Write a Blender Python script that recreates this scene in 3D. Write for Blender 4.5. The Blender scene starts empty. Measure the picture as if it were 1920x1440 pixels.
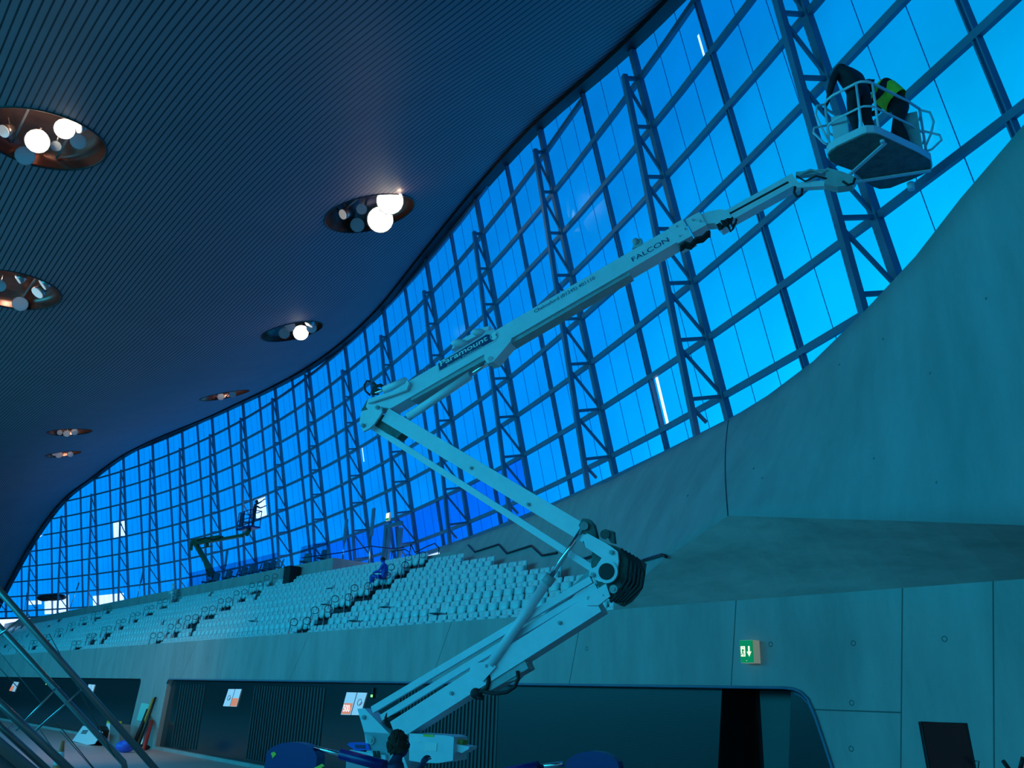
import bpy, bmesh, math, random
from mathutils import Vector, Matrix
from mathutils.bvhtree import BVHTree
from mathutils.geometry import tessellate_polygon
random.seed(7)
SC = bpy.context.scene
COL = SC.collection
pi = math.pi
# ---------------------------------------------------------------- camera
PITCH, ROLL, FPX = 0.3552, 0.0372, 1604.47
cp, sp, cr, sr = math.cos(PITCH), math.sin(PITCH), math.cos(ROLL), math.sin(ROLL)
CW = Vector((0, cp, sp))
_r, _u = Vector((1, 0, 0)), Vector((0, -sp, cp))
CR = cr*_r + sr*_u
CU = -sr*_r + cr*_u
cd = bpy.data.cameras.new('camera')
cam = bpy.data.objects.new('camera', cd)
COL.objects.link(cam)
cd.sensor_width = 36
cd.lens = FPX/1920*36
cd.clip_end = 500
cam.matrix_world = Matrix((CR, CU, -CW)).transposed().to_4x4()
SC.camera = cam
# ---------------------------------------------------------------- sky, lights, exposure
SKY = 2.6
wd = bpy.data.worlds.new('sky'); SC.world = wd; wd.use_nodes = True
nt = wd.node_tree; nt.nodes.clear()
def WN(t, **k):
    n = nt.nodes.new(t)
    for a, b in k.items(): setattr(n, a, b)
    return n
tc = WN('ShaderNodeTexCoord')
sx = WN('ShaderNodeSeparateXYZ'); nt.links.new(tc.outputs['Generated'], sx.inputs[0])
dt = WN('ShaderNodeVectorMath', operation='DOT_PRODUCT'); nt.links.new(tc.outputs['Generated'], dt.inputs[0])
dt.inputs[1].default_value = Vector((0.62, 0.74, 0.26)).normalized()
mr = WN('ShaderNodeMapRange'); mr.inputs[1].default_value = 0.70; mr.inputs[2].default_value = 1.0
nt.links.new(dt.outputs['Value'], mr.inputs[0])
ramp = WN('ShaderNodeValToRGB'); nt.links.new(mr.outputs[0], ramp.inputs[0])
cr_ = ramp.color_ramp
cr_.elements[0].position = 0.0; cr_.elements[0].color = (.30, .47, .80, 1)
cr_.elements[1].position = 1.0; cr_.elements[1].color = (1.1, 1.42, 1.2, 1)
e_ = cr_.elements.new(.45); e_.color = (.45, .60, .92, 1)
e_ = cr_.elements.new(.75); e_.color = (.85, 1.02, 1.06, 1)
# brighter band low over the horizon
hz = WN('ShaderNodeMapRange'); hz.inputs[1].default_value = .62; hz.inputs[2].default_value = .12
hz.inputs[3].default_value = .72; hz.inputs[4].default_value = 1.22
nt.links.new(sx.outputs[2], hz.inputs[0])
mul = WN('ShaderNodeVectorMath', operation='SCALE')
nt.links.new(ramp.outputs[0], mul.inputs[0]); nt.links.new(hz.outputs[0], mul.inputs['Scale'])
bg = WN('ShaderNodeBackground'); bg.inputs[1].default_value = SKY
nt.links.new(mul.outputs[0], bg.inputs[0])
wo = WN('ShaderNodeOutputWorld'); nt.links.new(bg.outputs[0], wo.inputs[0])
wd.cycles.sampling_method = 'AUTOMATIC'
SC.view_settings.view_transform = 'Standard'
SC.view_settings.look = 'None'
SC.view_settings.gamma = 1
SC.view_settings.use_curve_mapping = False
SC.view_settings.exposure = 0.0
SC.cycles.use_denoising = True
SC.cycles.max_bounces = 6
SC.cycles.diffuse_bounces = 3
SC.cycles.transparent_max_bounces = 24
SC.cycles.sample_clamp_indirect = 4
# ---------------------------------------------------------------- hall frame: X runs right along the stand, Y goes back, Z up
HD = math.radians(129.2)
TX = Vector((-math.cos(HD), -math.sin(HD), 0))
MY = Vector((math.sin(HD), -math.cos(HD), 0))
P0 = Vector((-0.261, 23.246, 2.027))
FM = Matrix((TX, MY, Vector((0, 0, 1)))).transposed().to_4x4()
FM.translation = Vector((P0.x, P0.y, 0))
FI = FM.inverted()
def W(x, y, z): return FM @ Vector((x, y, z))
def ray(px, py): return CW + (px-960)/FPX*CR - (py-720)/FPX*CU
def atw(px, py, w): return ray(px, py)*w
def atn(px, py, n):
    "pixel on the vertical plane Y = n, in hall coordinates"
    d = ray(px, py); k = ((P0.x*MY.x+P0.y*MY.y)+n)/(d@MY)
    return FI @ (d*k)
def atz(px, py, z): d = ray(px, py); return d*(z/d.z)
FLOOR = -2.55
PAR = 2.03
CONC = 6.5
# area light standing for the daylight of the glazed wall across the pool, behind the camera
def area(name, loc, target, sx_, sy_, power, color):
    l = bpy.data.lights.new(name, 'AREA'); l.shape = 'RECTANGLE'; l.size = sx_; l.size_y = sy_
    l.energy = power; l.color = color
    o = bpy.data.objects.new(name, l); COL.objects.link(o); o.location = loc
    o.rotation_euler = (Vector(target)-Vector(loc)).to_track_quat('-Z', 'Y').to_euler()
    return o
area('opposite_window_daylight', W(-15, -41, 8.5), W(-15, 0, 6), 100, 9, 13500, (.010, .70, 1.1))
area('end_area_light', W(38, -22, 8), W(0, -8, 3), 30, 9, 1500, (.02, .8, 1.0))  # unseen area light past the solid near end wall; no window there
# ---------------------------------------------------------------- materials
MATS = {}
def mat(name, col, rough=.6, metal=0., noise=0., nscale=3., emit=None, estr=0., spec=.5, bump=0., bscale=40., ior=None, stretch=None):
    m = bpy.data.materials.new(name); m.use_nodes = True
    t = m.node_tree; b = t.nodes['Principled BSDF']
    b.inputs['Base Color'].default_value = (*col, 1)
    b.inputs['Roughness'].default_value = rough
    b.inputs['Metallic'].default_value = metal
    b.inputs['Specular IOR Level'].default_value = spec
    if noise:
        c = t.nodes.new('ShaderNodeTexCoord'); n = t.nodes.new('ShaderNodeTexNoise')
        n.inputs['Scale'].default_value = nscale; n.inputs['Detail'].default_value = 8; n.inputs['Roughness'].default_value = .65
        src = c.outputs['Object']
        if stretch:
            mp = t.nodes.new('ShaderNodeMapping'); mp.inputs['Scale'].default_value = stretch
            t.links.new(src, mp.inputs[0]); src = mp.outputs[0]
        t.links.new(src, n.inputs['Vector'])
        r = t.nodes.new('ShaderNodeMapRange'); r.inputs[1].default_value = .3; r.inputs[2].default_value = .7
        r.inputs[3].default_value = 1-noise; r.inputs[4].default_value = 1+noise
        t.links.new(n.outputs[0], r.inputs[0])
        v = t.nodes.new('ShaderNodeVectorMath'); v.operation = 'SCALE'; v.inputs[0].default_value = col
        t.links.new(r.outputs[0], v.inputs['Scale']); t.links.new(v.outputs[0], b.inputs['Base Color'])
    if bump:
        c = t.nodes.new('ShaderNodeTexCoord'); n = t.nodes.new('ShaderNodeTexNoise'); n.inputs['Scale'].default_value = bscale
        t.links.new(c.outputs['Object'], n.inputs['Vector'])
        bp = t.nodes.new('ShaderNodeBump'); bp.inputs['Strength'].default_value = bump; bp.inputs['Distance'].default_value = .01
        t.links.new(n.outputs[0], bp.inputs['Height']); t.links.new(bp.outputs[0], b.inputs['Normal'])
    if emit:
        b.inputs['Emission Color'].default_value = (*emit, 1); b.inputs['Emission Strength'].default_value = estr
    MATS[name] = m
    return m
def film(name, tint, gloss=.012):
    m = bpy.data.materials.new(name); m.use_nodes = True; t = m.node_tree; t.nodes.clear()
    tr = t.nodes.new('ShaderNodeBsdfTransparent'); tr.inputs[0].default_value = (*tint, 1)
    gl = t.nodes.new('ShaderNodeBsdfGlossy'); gl.inputs[0].default_value = (.5, .8, 1, 1); gl.inputs['Roughness'].default_value = .12
    c = t.nodes.new('ShaderNodeTexCoord'); n = t.nodes.new('ShaderNodeTexNoise'); n.inputs['Scale'].default_value = .35; n.inputs['Detail'].default_value = 4
    t.links.new(c.outputs['Object'], n.inputs['Vector'])
    r = t.nodes.new('ShaderNodeMapRange'); r.inputs[1].default_value = .3; r.inputs[2].default_value = .7; r.inputs[3].default_value = .9; r.inputs[4].default_value = 1.08
    t.links.new(n.outputs[0], r.inputs[0])
    v = t.nodes.new('ShaderNodeVectorMath'); v.operation = 'SCALE'; v.inputs[0].default_value = tint
    t.links.new(r.outputs[0], v.inputs['Scale']); t.links.new(v.outputs[0], tr.inputs[0])
    mx = t.nodes.new('ShaderNodeMixShader'); mx.inputs[0].default_value = gloss
    t.links.new(tr.outputs[0], mx.inputs[1]); t.links.new(gl.outputs[0], mx.inputs[2])
    o = t.nodes.new('ShaderNodeOutputMaterial'); t.links.new(mx.outputs[0], o.inputs[0])
    MATS[name] = m; return m
def concrete(name, col, joints=(), hjoints=(), dots=(), noise=.18, streak=(1, 1, .25), axis=0):
    "board-finished concrete; joints are (x, z0, z1), hjoints (z, x0, x1), dots (x, z) tie holes in object space"
    m = mat(name, col, rough=.75, noise=noise, nscale=1.1, spec=.25, bump=.25, bscale=14, stretch=streak)
    t = m.node_tree; b = t.nodes['Principled BSDF']
    def M(op, a, bb=None, c=None):
        n = t.nodes.new('ShaderNodeMath'); n.operation = op
        for i, v in enumerate((a, bb, c)):
            if v is None: continue
            if isinstance(v, (int, float)): n.inputs[i].default_value = v
            else: t.links.new(v, n.inputs[i])
        return n.outputs[0]
    c = t.nodes.new('ShaderNodeTexCoord'); s = t.nodes.new('ShaderNodeSeparateXYZ'); t.links.new(c.outputs['Object'], s.inputs[0])
    X, Z = s.outputs[axis], s.outputs[2]
    acc = None
    def add(v):
        nonlocal acc
        acc = v if acc is None else M('MAXIMUM', acc, v)
    for jt in joints:
        x, z0, z1 = jt[:3]; kx_ = jt[3] if len(jt) > 3 else 0.; zr = jt[4] if len(jt) > 4 else 0.
        XX = M('SUBTRACT', X, M('MULTIPLY', M('SUBTRACT', Z, zr), kx_)) if kx_ else X
        v = M('LESS_THAN', M('ABSOLUTE', M('SUBTRACT', XX, x)), .012)
        add(M('MULTIPLY', v, M('MULTIPLY', M('GREATER_THAN', Z, z0), M('LESS_THAN', Z, z1))))
    for z, x0, x1 in hjoints:
        v = M('LESS_THAN', M('ABSOLUTE', M('SUBTRACT', Z, z)), .012)
        add(M('MULTIPLY', v, M('MULTIPLY', M('GREATER_THAN', X, x0), M('LESS_THAN', X, x1))))
    for x, z in dots:
        dx, dz = M('SUBTRACT', X, x), M('SUBTRACT', Z, z)
        d = M('SQRT', M('ADD', M('MULTIPLY', dx, dx), M('MULTIPLY', dz, dz)))
        add(M('LESS_THAN', M('ABSOLUTE', M('SUBTRACT', d, .04)), .008))
    if acc is not None:
        src = b.inputs['Base Color'].links[0].from_socket
        mx = t.nodes.new('ShaderNodeMix'); mx.data_type = 'RGBA'
        t.links.new(acc, mx.inputs[0]); t.links.new(src, mx.inputs[6])
        mx.inputs[7].default_value = (col[0]*.35, col[1]*.35, col[2]*.35, 1)
        t.links.new(mx.outputs[2], b.inputs['Base Color'])
    return m
film('blue_film', (.0, .20, .435))
film('clear_glass', (.93, .96, .97), .05)
film('balustrade_glass', (.45, .72, .86), .08)
film('dark_film', (.0, .10, .40))
film('opposite_film', (.01, .2, .27))
mat('seam', (.01, .12, .4), .5)
mat('frame_steel', (.07, .17, .27), .55, 0, .12, 2)
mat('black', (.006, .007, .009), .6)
mat('rubber', (.012, .013, .015), .7)
mat('seat_shell', (.45, .80, .82), .30, 0, .05, 2)
mat('seat_dark', (.03, .05, .05), .5)
mat('steel', (.5, .52, .52), .28, 1.)
mat('dark_steel', (.16, .17, .17), .35, .8)
mat('lift_paint', (.62, .74, .80), .38, 0, .06, 3)
mat('lift_grey', (.36, .42, .44), .5, 0, .15, 5)
mat('lift_dark', (.10, .13, .12), .7, 0, .4, 6)  # dark mottled tone for knuckles, brackets and basket underside
mat('chrome', (.8, .82, .84), .12, 1.)
mat('navy', (.012, .012, .15), .35)
mat('sticker_navy', (.01, .02, .12), .4)
mat('sticker_silver', (.55, .62, .68), .4)
mat('white', (.8, .82, .82), .5)
mat('paper', (.75, .85, .88), .7)
mat('yellow', (.75, .62, .04), .5)
mat('orange', (.85, .18, .06), .5)
mat('orange_glow', (.85, .22, .10), .6, emit=(1, .28, .15), estr=.55)  # orange poster print, brightness put in as emission
mat('white_glow', (.6, .8, .9), .6, emit=(.55, .85, 1.), estr=.32)  # poster paper made to glow so it shows bright
mat('red', (.45, .03, .03), .5)
mat('pole_yellow', (.35, .33, .06), .6)
mat('floor_tile', (.62, .55, .54), .45, 0, .06, 1)
mat('stand_floor', (.035, .06, .07), .7, 0, .15, 3)
mat('skin', (.42, .24, .17), .55)
mat('hair', (.035, .018, .01), .8, bump=.8, bscale=60)
mat('cloth_black', (.012, .014, .02), .8, noise=.3, nscale=8)
mat('cloth_navy', (.015, .03, .09), .8, noise=.2, nscale=8)
mat('cloth_blue', (.02, .12, .65), .7, noise=.1, nscale=8)
mat('cloth_white', (.9, .92, .92), .8)
mat('hivis', (.55, .75, .04), .7, noise=.15, nscale=8)
mat('lift_green', (.015, .09, .04), .5)
mat('screen', (.006, .008, .012), .18)
mat('exit_green', (.0, .30, .08), .5, emit=(.0, .42, .10), estr=.32)
mat('exit_white', (.85, .9, .6), .5, emit=(1, 1, .62), estr=.95)
mat('exit_case', (.75, .72, .55), .5, emit=(1, .95, .6), estr=.12)
mat('led_green', (.1, .6, .1), .5, emit=(.25, 1, .25), estr=1.4)
mat('bronze', (.20, .11, .09), .22, .75, .25, 1.2)
mat('lens', (.42, .52, .58), .12, .3)
mat('lens_white', (.8, .78, .74), .3, emit=(1, .9, .8), estr=.25)
mat('lamp_hot', (1, .95, .85), .5, emit=(1, .90, .74), estr=6)
mat('lamp_body', (.35, .33, .32), .3, .8)
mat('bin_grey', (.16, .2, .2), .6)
mat('bag_blue', (.02, .12, .7), .4)
mat('notice_green', (.25, .75, .65), .6)
mat('glass_dark', (.008, .035, .04), .16, 0, .1, .8)
mat('vent', (.03, .05, .06), .5)
mat('reflection', (.009, .036, .040), .45)  # tone of the slat reflections drawn as strips on the glass
mat('rail_grey', (.26, .25, .25), .35, .5)
mat('poster_text_glow', (.9, .8, .75), .6, emit=(1, .8, .72), estr=.8)  # poster lettering brightened by emission, not by any lamp
mat('handrail', (.05, .055, .06), .3, .85)
# fine horizontal ribs on the dark lower glazing
def ribbed(name, c1, c2, period, frac, axis, rough=.5, c3=None, spec=.3, noise=0):
    m = mat(name, c1, rough, spec=spec); t = m.node_tree; b = t.nodes['Principled BSDF']
    c = t.nodes.new('ShaderNodeTexCoord'); s = t.nodes.new('ShaderNodeSeparateXYZ'); t.links.new(c.outputs['Object'], s.inputs[0])
    def M(op, a, v):
        n = t.nodes.new('ShaderNodeMath'); n.operation = op; t.links.new(a, n.inputs[0]); n.inputs[1].default_value = v; return n.outputs[0]
    f = M('LESS_THAN', M('FRACT', M('DIVIDE', s.outputs[axis], period), 0), frac)
    mx = t.nodes.new('ShaderNodeMix'); mx.data_type = 'RGBA'; t.links.new(f, mx.inputs[0])
    mx.inputs[6].default_value = (*c1, 1); mx.inputs[7].default_value = (*c2, 1)
    out = mx.outputs[2]
    if noise:
        n = t.nodes.new('ShaderNodeTexNoise'); n.inputs['Scale'].default_value = .6; t.links.new(c.outputs['Object'], n.inputs['Vector'])
        r = t.nodes.new('ShaderNodeMapRange'); r.inputs[3].default_value = 1-noise; r.inputs[4].default_value = 1+noise; t.links.new(n.outputs[0], r.inputs[0])
        v = t.nodes.new('ShaderNodeVectorMath'); v.operation = 'SCALE'; t.links.new(out, v.inputs[0]); t.links.new(r.outputs[0], v.inputs['Scale']); out = v.outputs[0]
    t.links.new(out, b.inputs['Base Color'])
    return m
ribbed('glass_ribbed', (.010, .040, .048), (.003, .012, .016), .03, .35, 2, .3)
ribbed('ceiling_slats', (.24, .18, .20), (.010, .014, .022), 0.19, .23, 1, .6, noise=.12)
# ---------------------------------------------------------------- mesh helpers
class MB:
    def __init__(s): s.v = []; s.f = []; s.m = []; s.cur = 0; s.sm = []; s.smooth = False
    def add(s, vs, fs):
        o = len(s.v); s.v += [Vector(a) for a in vs]
        for f in fs: s.f.append([i+o for i in f]); s.m.append(s.cur); s.sm.append(s.smooth)
    def box(s, c, size, ax=None):
        ax = ax or (Vector((1, 0, 0)), Vector((0, 1, 0)), Vector((0, 0, 1)))
        c = Vector(c); h = [ax[i]*(size[i]/2) for i in range(3)]
        vs = [c+a*h[0]+b*h[1]+d*h[2] for a in (-1, 1) for b in (-1, 1) for d in (-1, 1)]
        s.add(vs, [(0, 1, 3, 2), (4, 6, 7, 5), (0, 4, 5, 1), (2, 3, 7, 6), (0, 2, 6, 4), (1, 5, 7, 3)])
    def bar(s, a, b, w, d, up=(0, 0, 1)):
        "box from a to b, w across (perp. to up) and d along up"
        a, b = Vector(a), Vector(b); x = (b-a); L = x.length; x.normalize()
        up = Vector(up); y = up.cross(x)
        if y.length < 1e-5: y = Vector((1, 0, 0)).cross(x)
        y.normalize(); z = x.cross(y)
        s.box((a+b)/2, (L, w, d), (x, y, z))
    def tube(s, pts, r, n=8, closed=False, caps=True, radii=None):
        pts = [Vector(p) for p in pts]; N = len(pts); rings = []
        sm = s.smooth; s.smooth = True
        prev = None
        vs = []; fs = []
        for i, p in enumerate(pts):
            a = pts[(i-1) % N] if (closed or i > 0) else p
            b = pts[(i+1) % N] if (closed or i < N-1) else p
            t = (b-a).normalized() if (b-a).length > 1e-9 else Vector((0, 0, 1))
            if prev is None:
                q = t.orthogonal().normalized()
            else:
                q = prev-t*prev.dot(t)
                q = q.normalized() if q.length > 1e-6 else t.orthogonal().normalized()
            prev = q; k = t.cross(q); rr = radii[i] if radii else r
            for j in range(n):
                an = 2*pi*j/n; vs.append(p+q*(math.cos(an)*rr)+k*(math.sin(an)*rr))
        for i in range(N if closed else N-1):
            for j in range(n):
                a, b = i*n+j, i*n+(j+1) % n; c, d = ((i+1) % N)*n+j, ((i+1) % N)*n+(j+1) % n
                fs.append((a, b, d, c))
        s.add(vs, fs); s.smooth = False
        if caps and not closed:
            o = len(s.v)-len(vs)
            s.f.append([o+j for j in range(n)][::-1]); s.m.append(s.cur); s.sm.append(False)
            s.f.append([o+(N-1)*n+j for j in range(n)]); s.m.append(s.cur); s.sm.append(False)
        s.smooth = sm
    def cyl(s, a, b, r, n=16, r2=None):
        s.tube([a, b], r, n, radii=[r, r if r2 is None else r2])
    def prism(s, pts, off):
        "closed polygon pts (list of Vector) extruded by vector off"
        n = len(pts); off = Vector(off); pts = [Vector(p) for p in pts]
        tri = tessellate_polygon([pts])
        vs = pts+[p+off for p in pts]
        fs = [tuple(t) for t in tri]+[tuple(i+n for i in t[::-1]) for t in tri]
        fs += [(i, (i+1) % n, (i+1) % n+n, i+n) for i in range(n)]
        s.add(vs, fs)
    def holed(s, loops, off):
        loops = [[Vector(p) for p in l] for l in loops]; off = Vector(off)
        tri = tessellate_polygon(loops); flat = [p for l in loops for p in l]; n = len(flat)
        vs = flat+[p+off for p in flat]
        fs = [tuple(t) for t in tri]+[tuple(i+n for i in t[::-1]) for t in tri]
        o = 0
        for l in loops:
            k = len(l); fs += [(o+i, o+(i+1) % k, o+(i+1) % k+n, o+i+n) for i in range(k)]; o += k
        s.add(vs, fs)
    def ell(s, c, r, ax=None, nu=14, nv=9):
        ax = ax or (Vector((1, 0, 0)), Vector((0, 1, 0)), Vector((0, 0, 1))); c = Vector(c)
        vs = []; fs = []
        for i in range(nv+1):
            th = pi*i/nv
            for j in range(nu):
                ph = 2*pi*j/nu
                vs.append(c+ax[0]*(r[0]*math.sin(th)*math.cos(ph))+ax[1]*(r[1]*math.sin(th)*math.sin(ph))+ax[2]*(r[2]*math.cos(th)))
        for i in range(nv):
            for j in range(nu):
                fs.append((i*nu+j, (i+1)*nu+j, (i+1)*nu+(j+1) % nu, i*nu+(j+1) % nu))
        sm = s.smooth; s.smooth = True; s.add(vs, fs); s.smooth = sm
    def mesh(s, name, mats, inv=None, fix=True):
        me = bpy.data.meshes.new(name)
        vs = [inv @ v for v in s.v] if inv else s.v
        me.from_pydata([tuple(v) for v in vs], [], s.f)
        for mm in (mats if isinstance(mats, (list, tuple)) else [mats]): me.materials.append(MATS[mm])
        me.polygons.foreach_set('material_index', s.m); me.polygons.foreach_set('use_smooth', s.sm)
        me.validate(); me.update()
        if fix:
            bm = bmesh.new(); bm.from_mesh(me); bmesh.ops.remove_doubles(bm, verts=bm.verts, dist=1e-5)
            bmesh.ops.recalc_face_normals(bm, faces=bm.faces); bm.to_mesh(me); bm.free()
        return me
def tag(o, label=None, cat=None, group=None, kind=None):
    if label: o['label'] = label
    if cat: o['category'] = cat
    if group: o['group'] = group
    if kind: o['kind'] = kind
    return o
def thing(name, label, cat, loc=(0, 0, 0), group=None, mtx=None):
    o = bpy.data.objects.new(name, None); COL.objects.link(o); o.empty_display_size = .2
    o.matrix_world = mtx if mtx is not None else Matrix.Translation(Vector(loc))
    return tag(o, label, cat, group)
def put(mb, name, mats, parent=None, world=True, origin=None, fix=True, label=None):
    "link a mesh; coordinates are world ones (or hall ones already turned to world); parented ones are made local"
    inv = None; mw = Matrix.Identity(4)
    if parent is not None and world: inv = parent_world(parent).inverted()
    elif origin is not None:
        mw = origin if isinstance(origin, Matrix) else Matrix.Translation(Vector(origin))
        inv = mw.inverted() if world else None
    me = mb.mesh(name, mats, inv, fix)
    o = bpy.data.objects.new(name, me); COL.objects.link(o)
    if parent is not None: o.parent = parent
    else: o.matrix_world = mw
    if label: o['label'] = label
    return o
def parent_world(p):
    m = p.matrix_basis.copy()
    while p.parent: p = p.parent; m = p.matrix_basis @ m
    return m
def copy_tree(o, parent=None):
    c = o.copy(); COL.objects.link(c)
    if parent: c.parent = parent
    for ch in list(KIDS.get(o.name, [])): copy_tree(ch, c)
    return c
KIDS = {}
def structure(o): o['kind'] = 'structure'; return o
# ---------------------------------------------------------------- the glazed wall: curved in plan, leaning in at the top
FQ = [6.021, 14.1418, 6.3663, 2.1863, 0.346, 0.0011, -0.0092]
LAM, FZ0, FH = 0.2321, 13.7963, 1.6
def fhead(i):
    t = i/16*2-1
    return sum(h*t**k for k, h in enumerate(FQ[3:]))
_pos = {}
def _integrate():
    cur = Vector((FQ[0], FQ[1])); _pos[0] = cur.copy(); D = FQ[2]
    for i in range(0, 21*20):
        a = fhead((i+.5)/20); cur = cur+Vector((math.cos(a), math.sin(a)))*(D/20); _pos[i+1] = cur.copy()
    cur = Vector((FQ[0], FQ[1]))
    for i in range(0, -4*20, -1):
        a = fhead((i-.5)/20); cur = cur-Vector((math.cos(a), math.sin(a)))*(D/20); _pos[i-1] = cur.copy()
_integrate()
def fpos(i):
    k = i*20; a = math.floor(k); f = k-a
    return _pos[a]*(1-f)+_pos[min(a+1, 420)]*f
def faxes(i):
    h = fhead(i); n = Vector((-math.sin(h), math.cos(h), 0)); al = Vector((math.cos(h), math.sin(h), 0))
    up = n*math.sin(LAM)+Vector((0, 0, math.cos(LAM)))
    inw = n*math.cos(LAM)-Vector((0, 0, math.sin(LAM)))
    return al, up, inw
def FP(i, r, dep=0.):
    p = fpos(i); al, up, inw = faxes(i)
    return Vector((p.x, p.y, FZ0))-up*(r*FH)+inw*dep
ZT = {-3: 12.3, -2: 13.8, -1: 15.2, 0: 16.7, 1: 18.06, 2: 19.56, 3: 20.24, 4: 20.37, 5: 20.15, 6: 20.24, 7: 20.55, 8: 20.99, 9: 21.39, 10: 21.64, 11: 21.86,
      12: 21.86, 13: 21.43, 14: 20.21, 15: 18.62, 16: 15.07, 17: 9.6, 18: 2.6, 19: -4, 20: -9, 21: -9}
def ztop(i):
    i = max(-3, min(20, i)); a = math.floor(i); f = i-a
    g = lambda k: ZT[max(-3, min(21, k))]
    p0, p1, p2, p3 = g(a-1), g(a), g(a+1), g(a+2)
    return .5*((2*p1)+(-p0+p2)*f+(2*p0-5*p1+4*p2-p3)*f*f+(-p0+3*p1-3*p2+p3)*f**3)
def rtop(i): return (FZ0-ztop(i))/(FH*math.cos(LAM))
RB = 4.4
def rbot(i): return RB if i > -.5 else RB
def fdep(r): return .5+.09*(r+3)
WORDS = ['', 'second', 'third', 'fourth', 'fifth', 'sixth', 'seventh', 'eighth', 'ninth', 'tenth', 'eleventh', 'twelfth', 'thirteenth', 'fourteenth', 'fifteenth', 'sixteenth', 'seventeenth', 'eighteenth']
# panes
CLEAR = {(13, 1): [(1.08, 1.92, .02, .98)]}      # bay 12..13 cell
def pane_cells(k, half):
    "k bay between truss k and k+1; half 0 is next to truss k"
    a, b = k+half*.5, k+half*.5+.5
    mb = MB(); m = (a+b)/2
    top = lambda i: rtop(i)
    rows = range(-6, 5)
    def quad(i0, i1, r0, r1, mi):
        # clip at roof curve
        t0, t1 = top(i0), top(i1)
        ra0, ra1 = max(r0, t0), max(r0, t1)
        rb0, rb1 = min(r1, RB), min(r1, RB)
        if ra0 >= rb0 and ra1 >= rb1: return
        ra0, ra1 = min(ra0, rb0), min(ra1, rb1)
        mb.cur = mi; mb.add([FP(i0, rb0), FP(i1, rb1), FP(i1, ra1), FP(i0, ra0)], [(0, 1, 2, 3)])
    for r in rows:
        for j in range(3):
            i0, i1 = a+(b-a)*j/3, a+(b-a)*(j+1)/3
            ops = [o for o in OPEN if o[0] < i1-1e-6 and o[1] > i0+1e-6 and o[2] < r+1 and o[3] > r]
            mi = 0
            if 3 <= k <= 6 and r >= 3: mi = 2
            if not ops: quad(i0, i1, r, r+1, mi); continue
            o = ops[0]; x0, x1, y0, y1 = max(i0, o[0]), min(i1, o[1]), max(r, o[2]), min(r+1, o[3])
            if x0 > i0: quad(i0, x0, r, r+1, mi)
            if x1 < i1: quad(x1, i1, r, r+1, mi)
            if y0 > r: quad(x0, x1, r, y0, mi)
            if y1 < r+1: quad(x0, x1, y1, r+1, mi)
            quad(x0, x1, y0, y1, 1)
    # seams between film strips
    mb.cur = 3
    for j in (1, 2):
        i = a+(b-a)*j/3; al, up, inw = faxes(i)
        if rtop(i) < RB: mb.bar(FP(i, RB, .012), FP(i, rtop(i), .012), .016, .01, inw)
    return mb
OPEN = [  # uncovered glass: i0, i1, row0, row1
    (13.03, 13.46, -.97, -.03), (8.62, 8.93, .06, .97),
    (.560, .573, -1.55, -1.03) , (1.42, 1.46, 1.05, 1.97) if False else (1.459, 1.480, 3.04, 3.96), (5.93, 5.95, -.0, .55), (8.99, 9.01, -.1, .3),
    (14.98, 15.78, 3.15, 4.3), (13.2, 14.2, 3.35, 4.1), (15.88, 16.3, 3.35, 3.62)]
n_ = 0
for k in range(-3, 18):
    for half in (0, 1):
        mb = pane_cells(k, half)
        if not mb.v: continue
        n_ += 1
        o = put(mb, 'window_%d' % n_, ['blue_film', 'clear_glass', 'dark_film', 'seam'], origin=FP(k+half*.5+.25, RB), fix=False)
        structure(o)
# trusses
def first_row(i): return math.ceil(rtop(i)+.3)
for k in range(-2, 18):
    al, up, inw = faxes(k)
    rt = rtop(k)
    if rt > 3.5: continue
    if k <= 0: nm = {0: 'big blue-grey truss behind the workers\' basket', -1: 'blue-grey truss against the glazing right of the basket, mostly behind concrete', -2: 'blue-grey truss against the glazing past the right edge of the picture'}[k]
    else: nm = 'blue-grey vertical lattice truss on the glazed wall, %s left of the basket truss' % (WORDS[k-1] or 'first')
    t = thing('facade_truss', nm, 'truss', FP(k, RB), 'lattice trusses carrying the glazed wall')
    RC = 5.2 if k <= 4 else RB
    m = MB(); m.bar(FP(k, RC, .12), FP(k, rt, .12), .19, .17, inw); put(m, 'rear_chord', 'frame_steel', t)
    fr = max(first_row(k), -5)
    m = MB(); m.bar(FP(k, RC, fdep(RC)), FP(k, fr-.06, fdep(fr)), .15, .14, inw); put(m, 'front_chord', 'frame_steel', t)
    for r in range(fr, 5):
        if r > RB: break
        m = MB(); m.bar(FP(k, r, .12), FP(k, r, fdep(r)), .07, .09 if r > fr else .12, up); put(m, 'strut', 'frame_steel', t)
        if r+1 <= RB+.7:
            e = min(r+1, RB)
            m = MB(); f = (e-r)
            p1 = FP(k, r+.12, fdep(r)); p2 = FP(k, r+1, .12)
            m.bar(p1, p1.lerp(p2, min(1, (RB-r-.12)/.88)), .06, .08, up); put(m, 'diagonal_brace', 'frame_steel', t)
# half-bay mullions
for k in range(-3, 17):
    i = k+.5; al, up, inw = faxes(i)
    if rtop(i) > 4: continue
    m = MB()
    for o in (-.045, .045): m.bar(FP(i, RB, .09)+al*o, FP(i, rtop(i), .09)+al*o, .03, .14, inw)
    for r in range(math.ceil(rtop(i)), 5): m.box(FP(i, r, .1), (.12, .05, .08), (al, inw, up))
    where = 'behind the basket truss' if k < 0 else ('just left of the basket truss' if k == 0 else 'in the %s bay left of the basket truss' % WORDS[k])
    tag(put(m, 'window_mullion', 'frame_steel', origin=FP(i, RB)), 'thin double-finned mullion ' + where, 'mullion', 'double mullions between the trusses')
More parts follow.
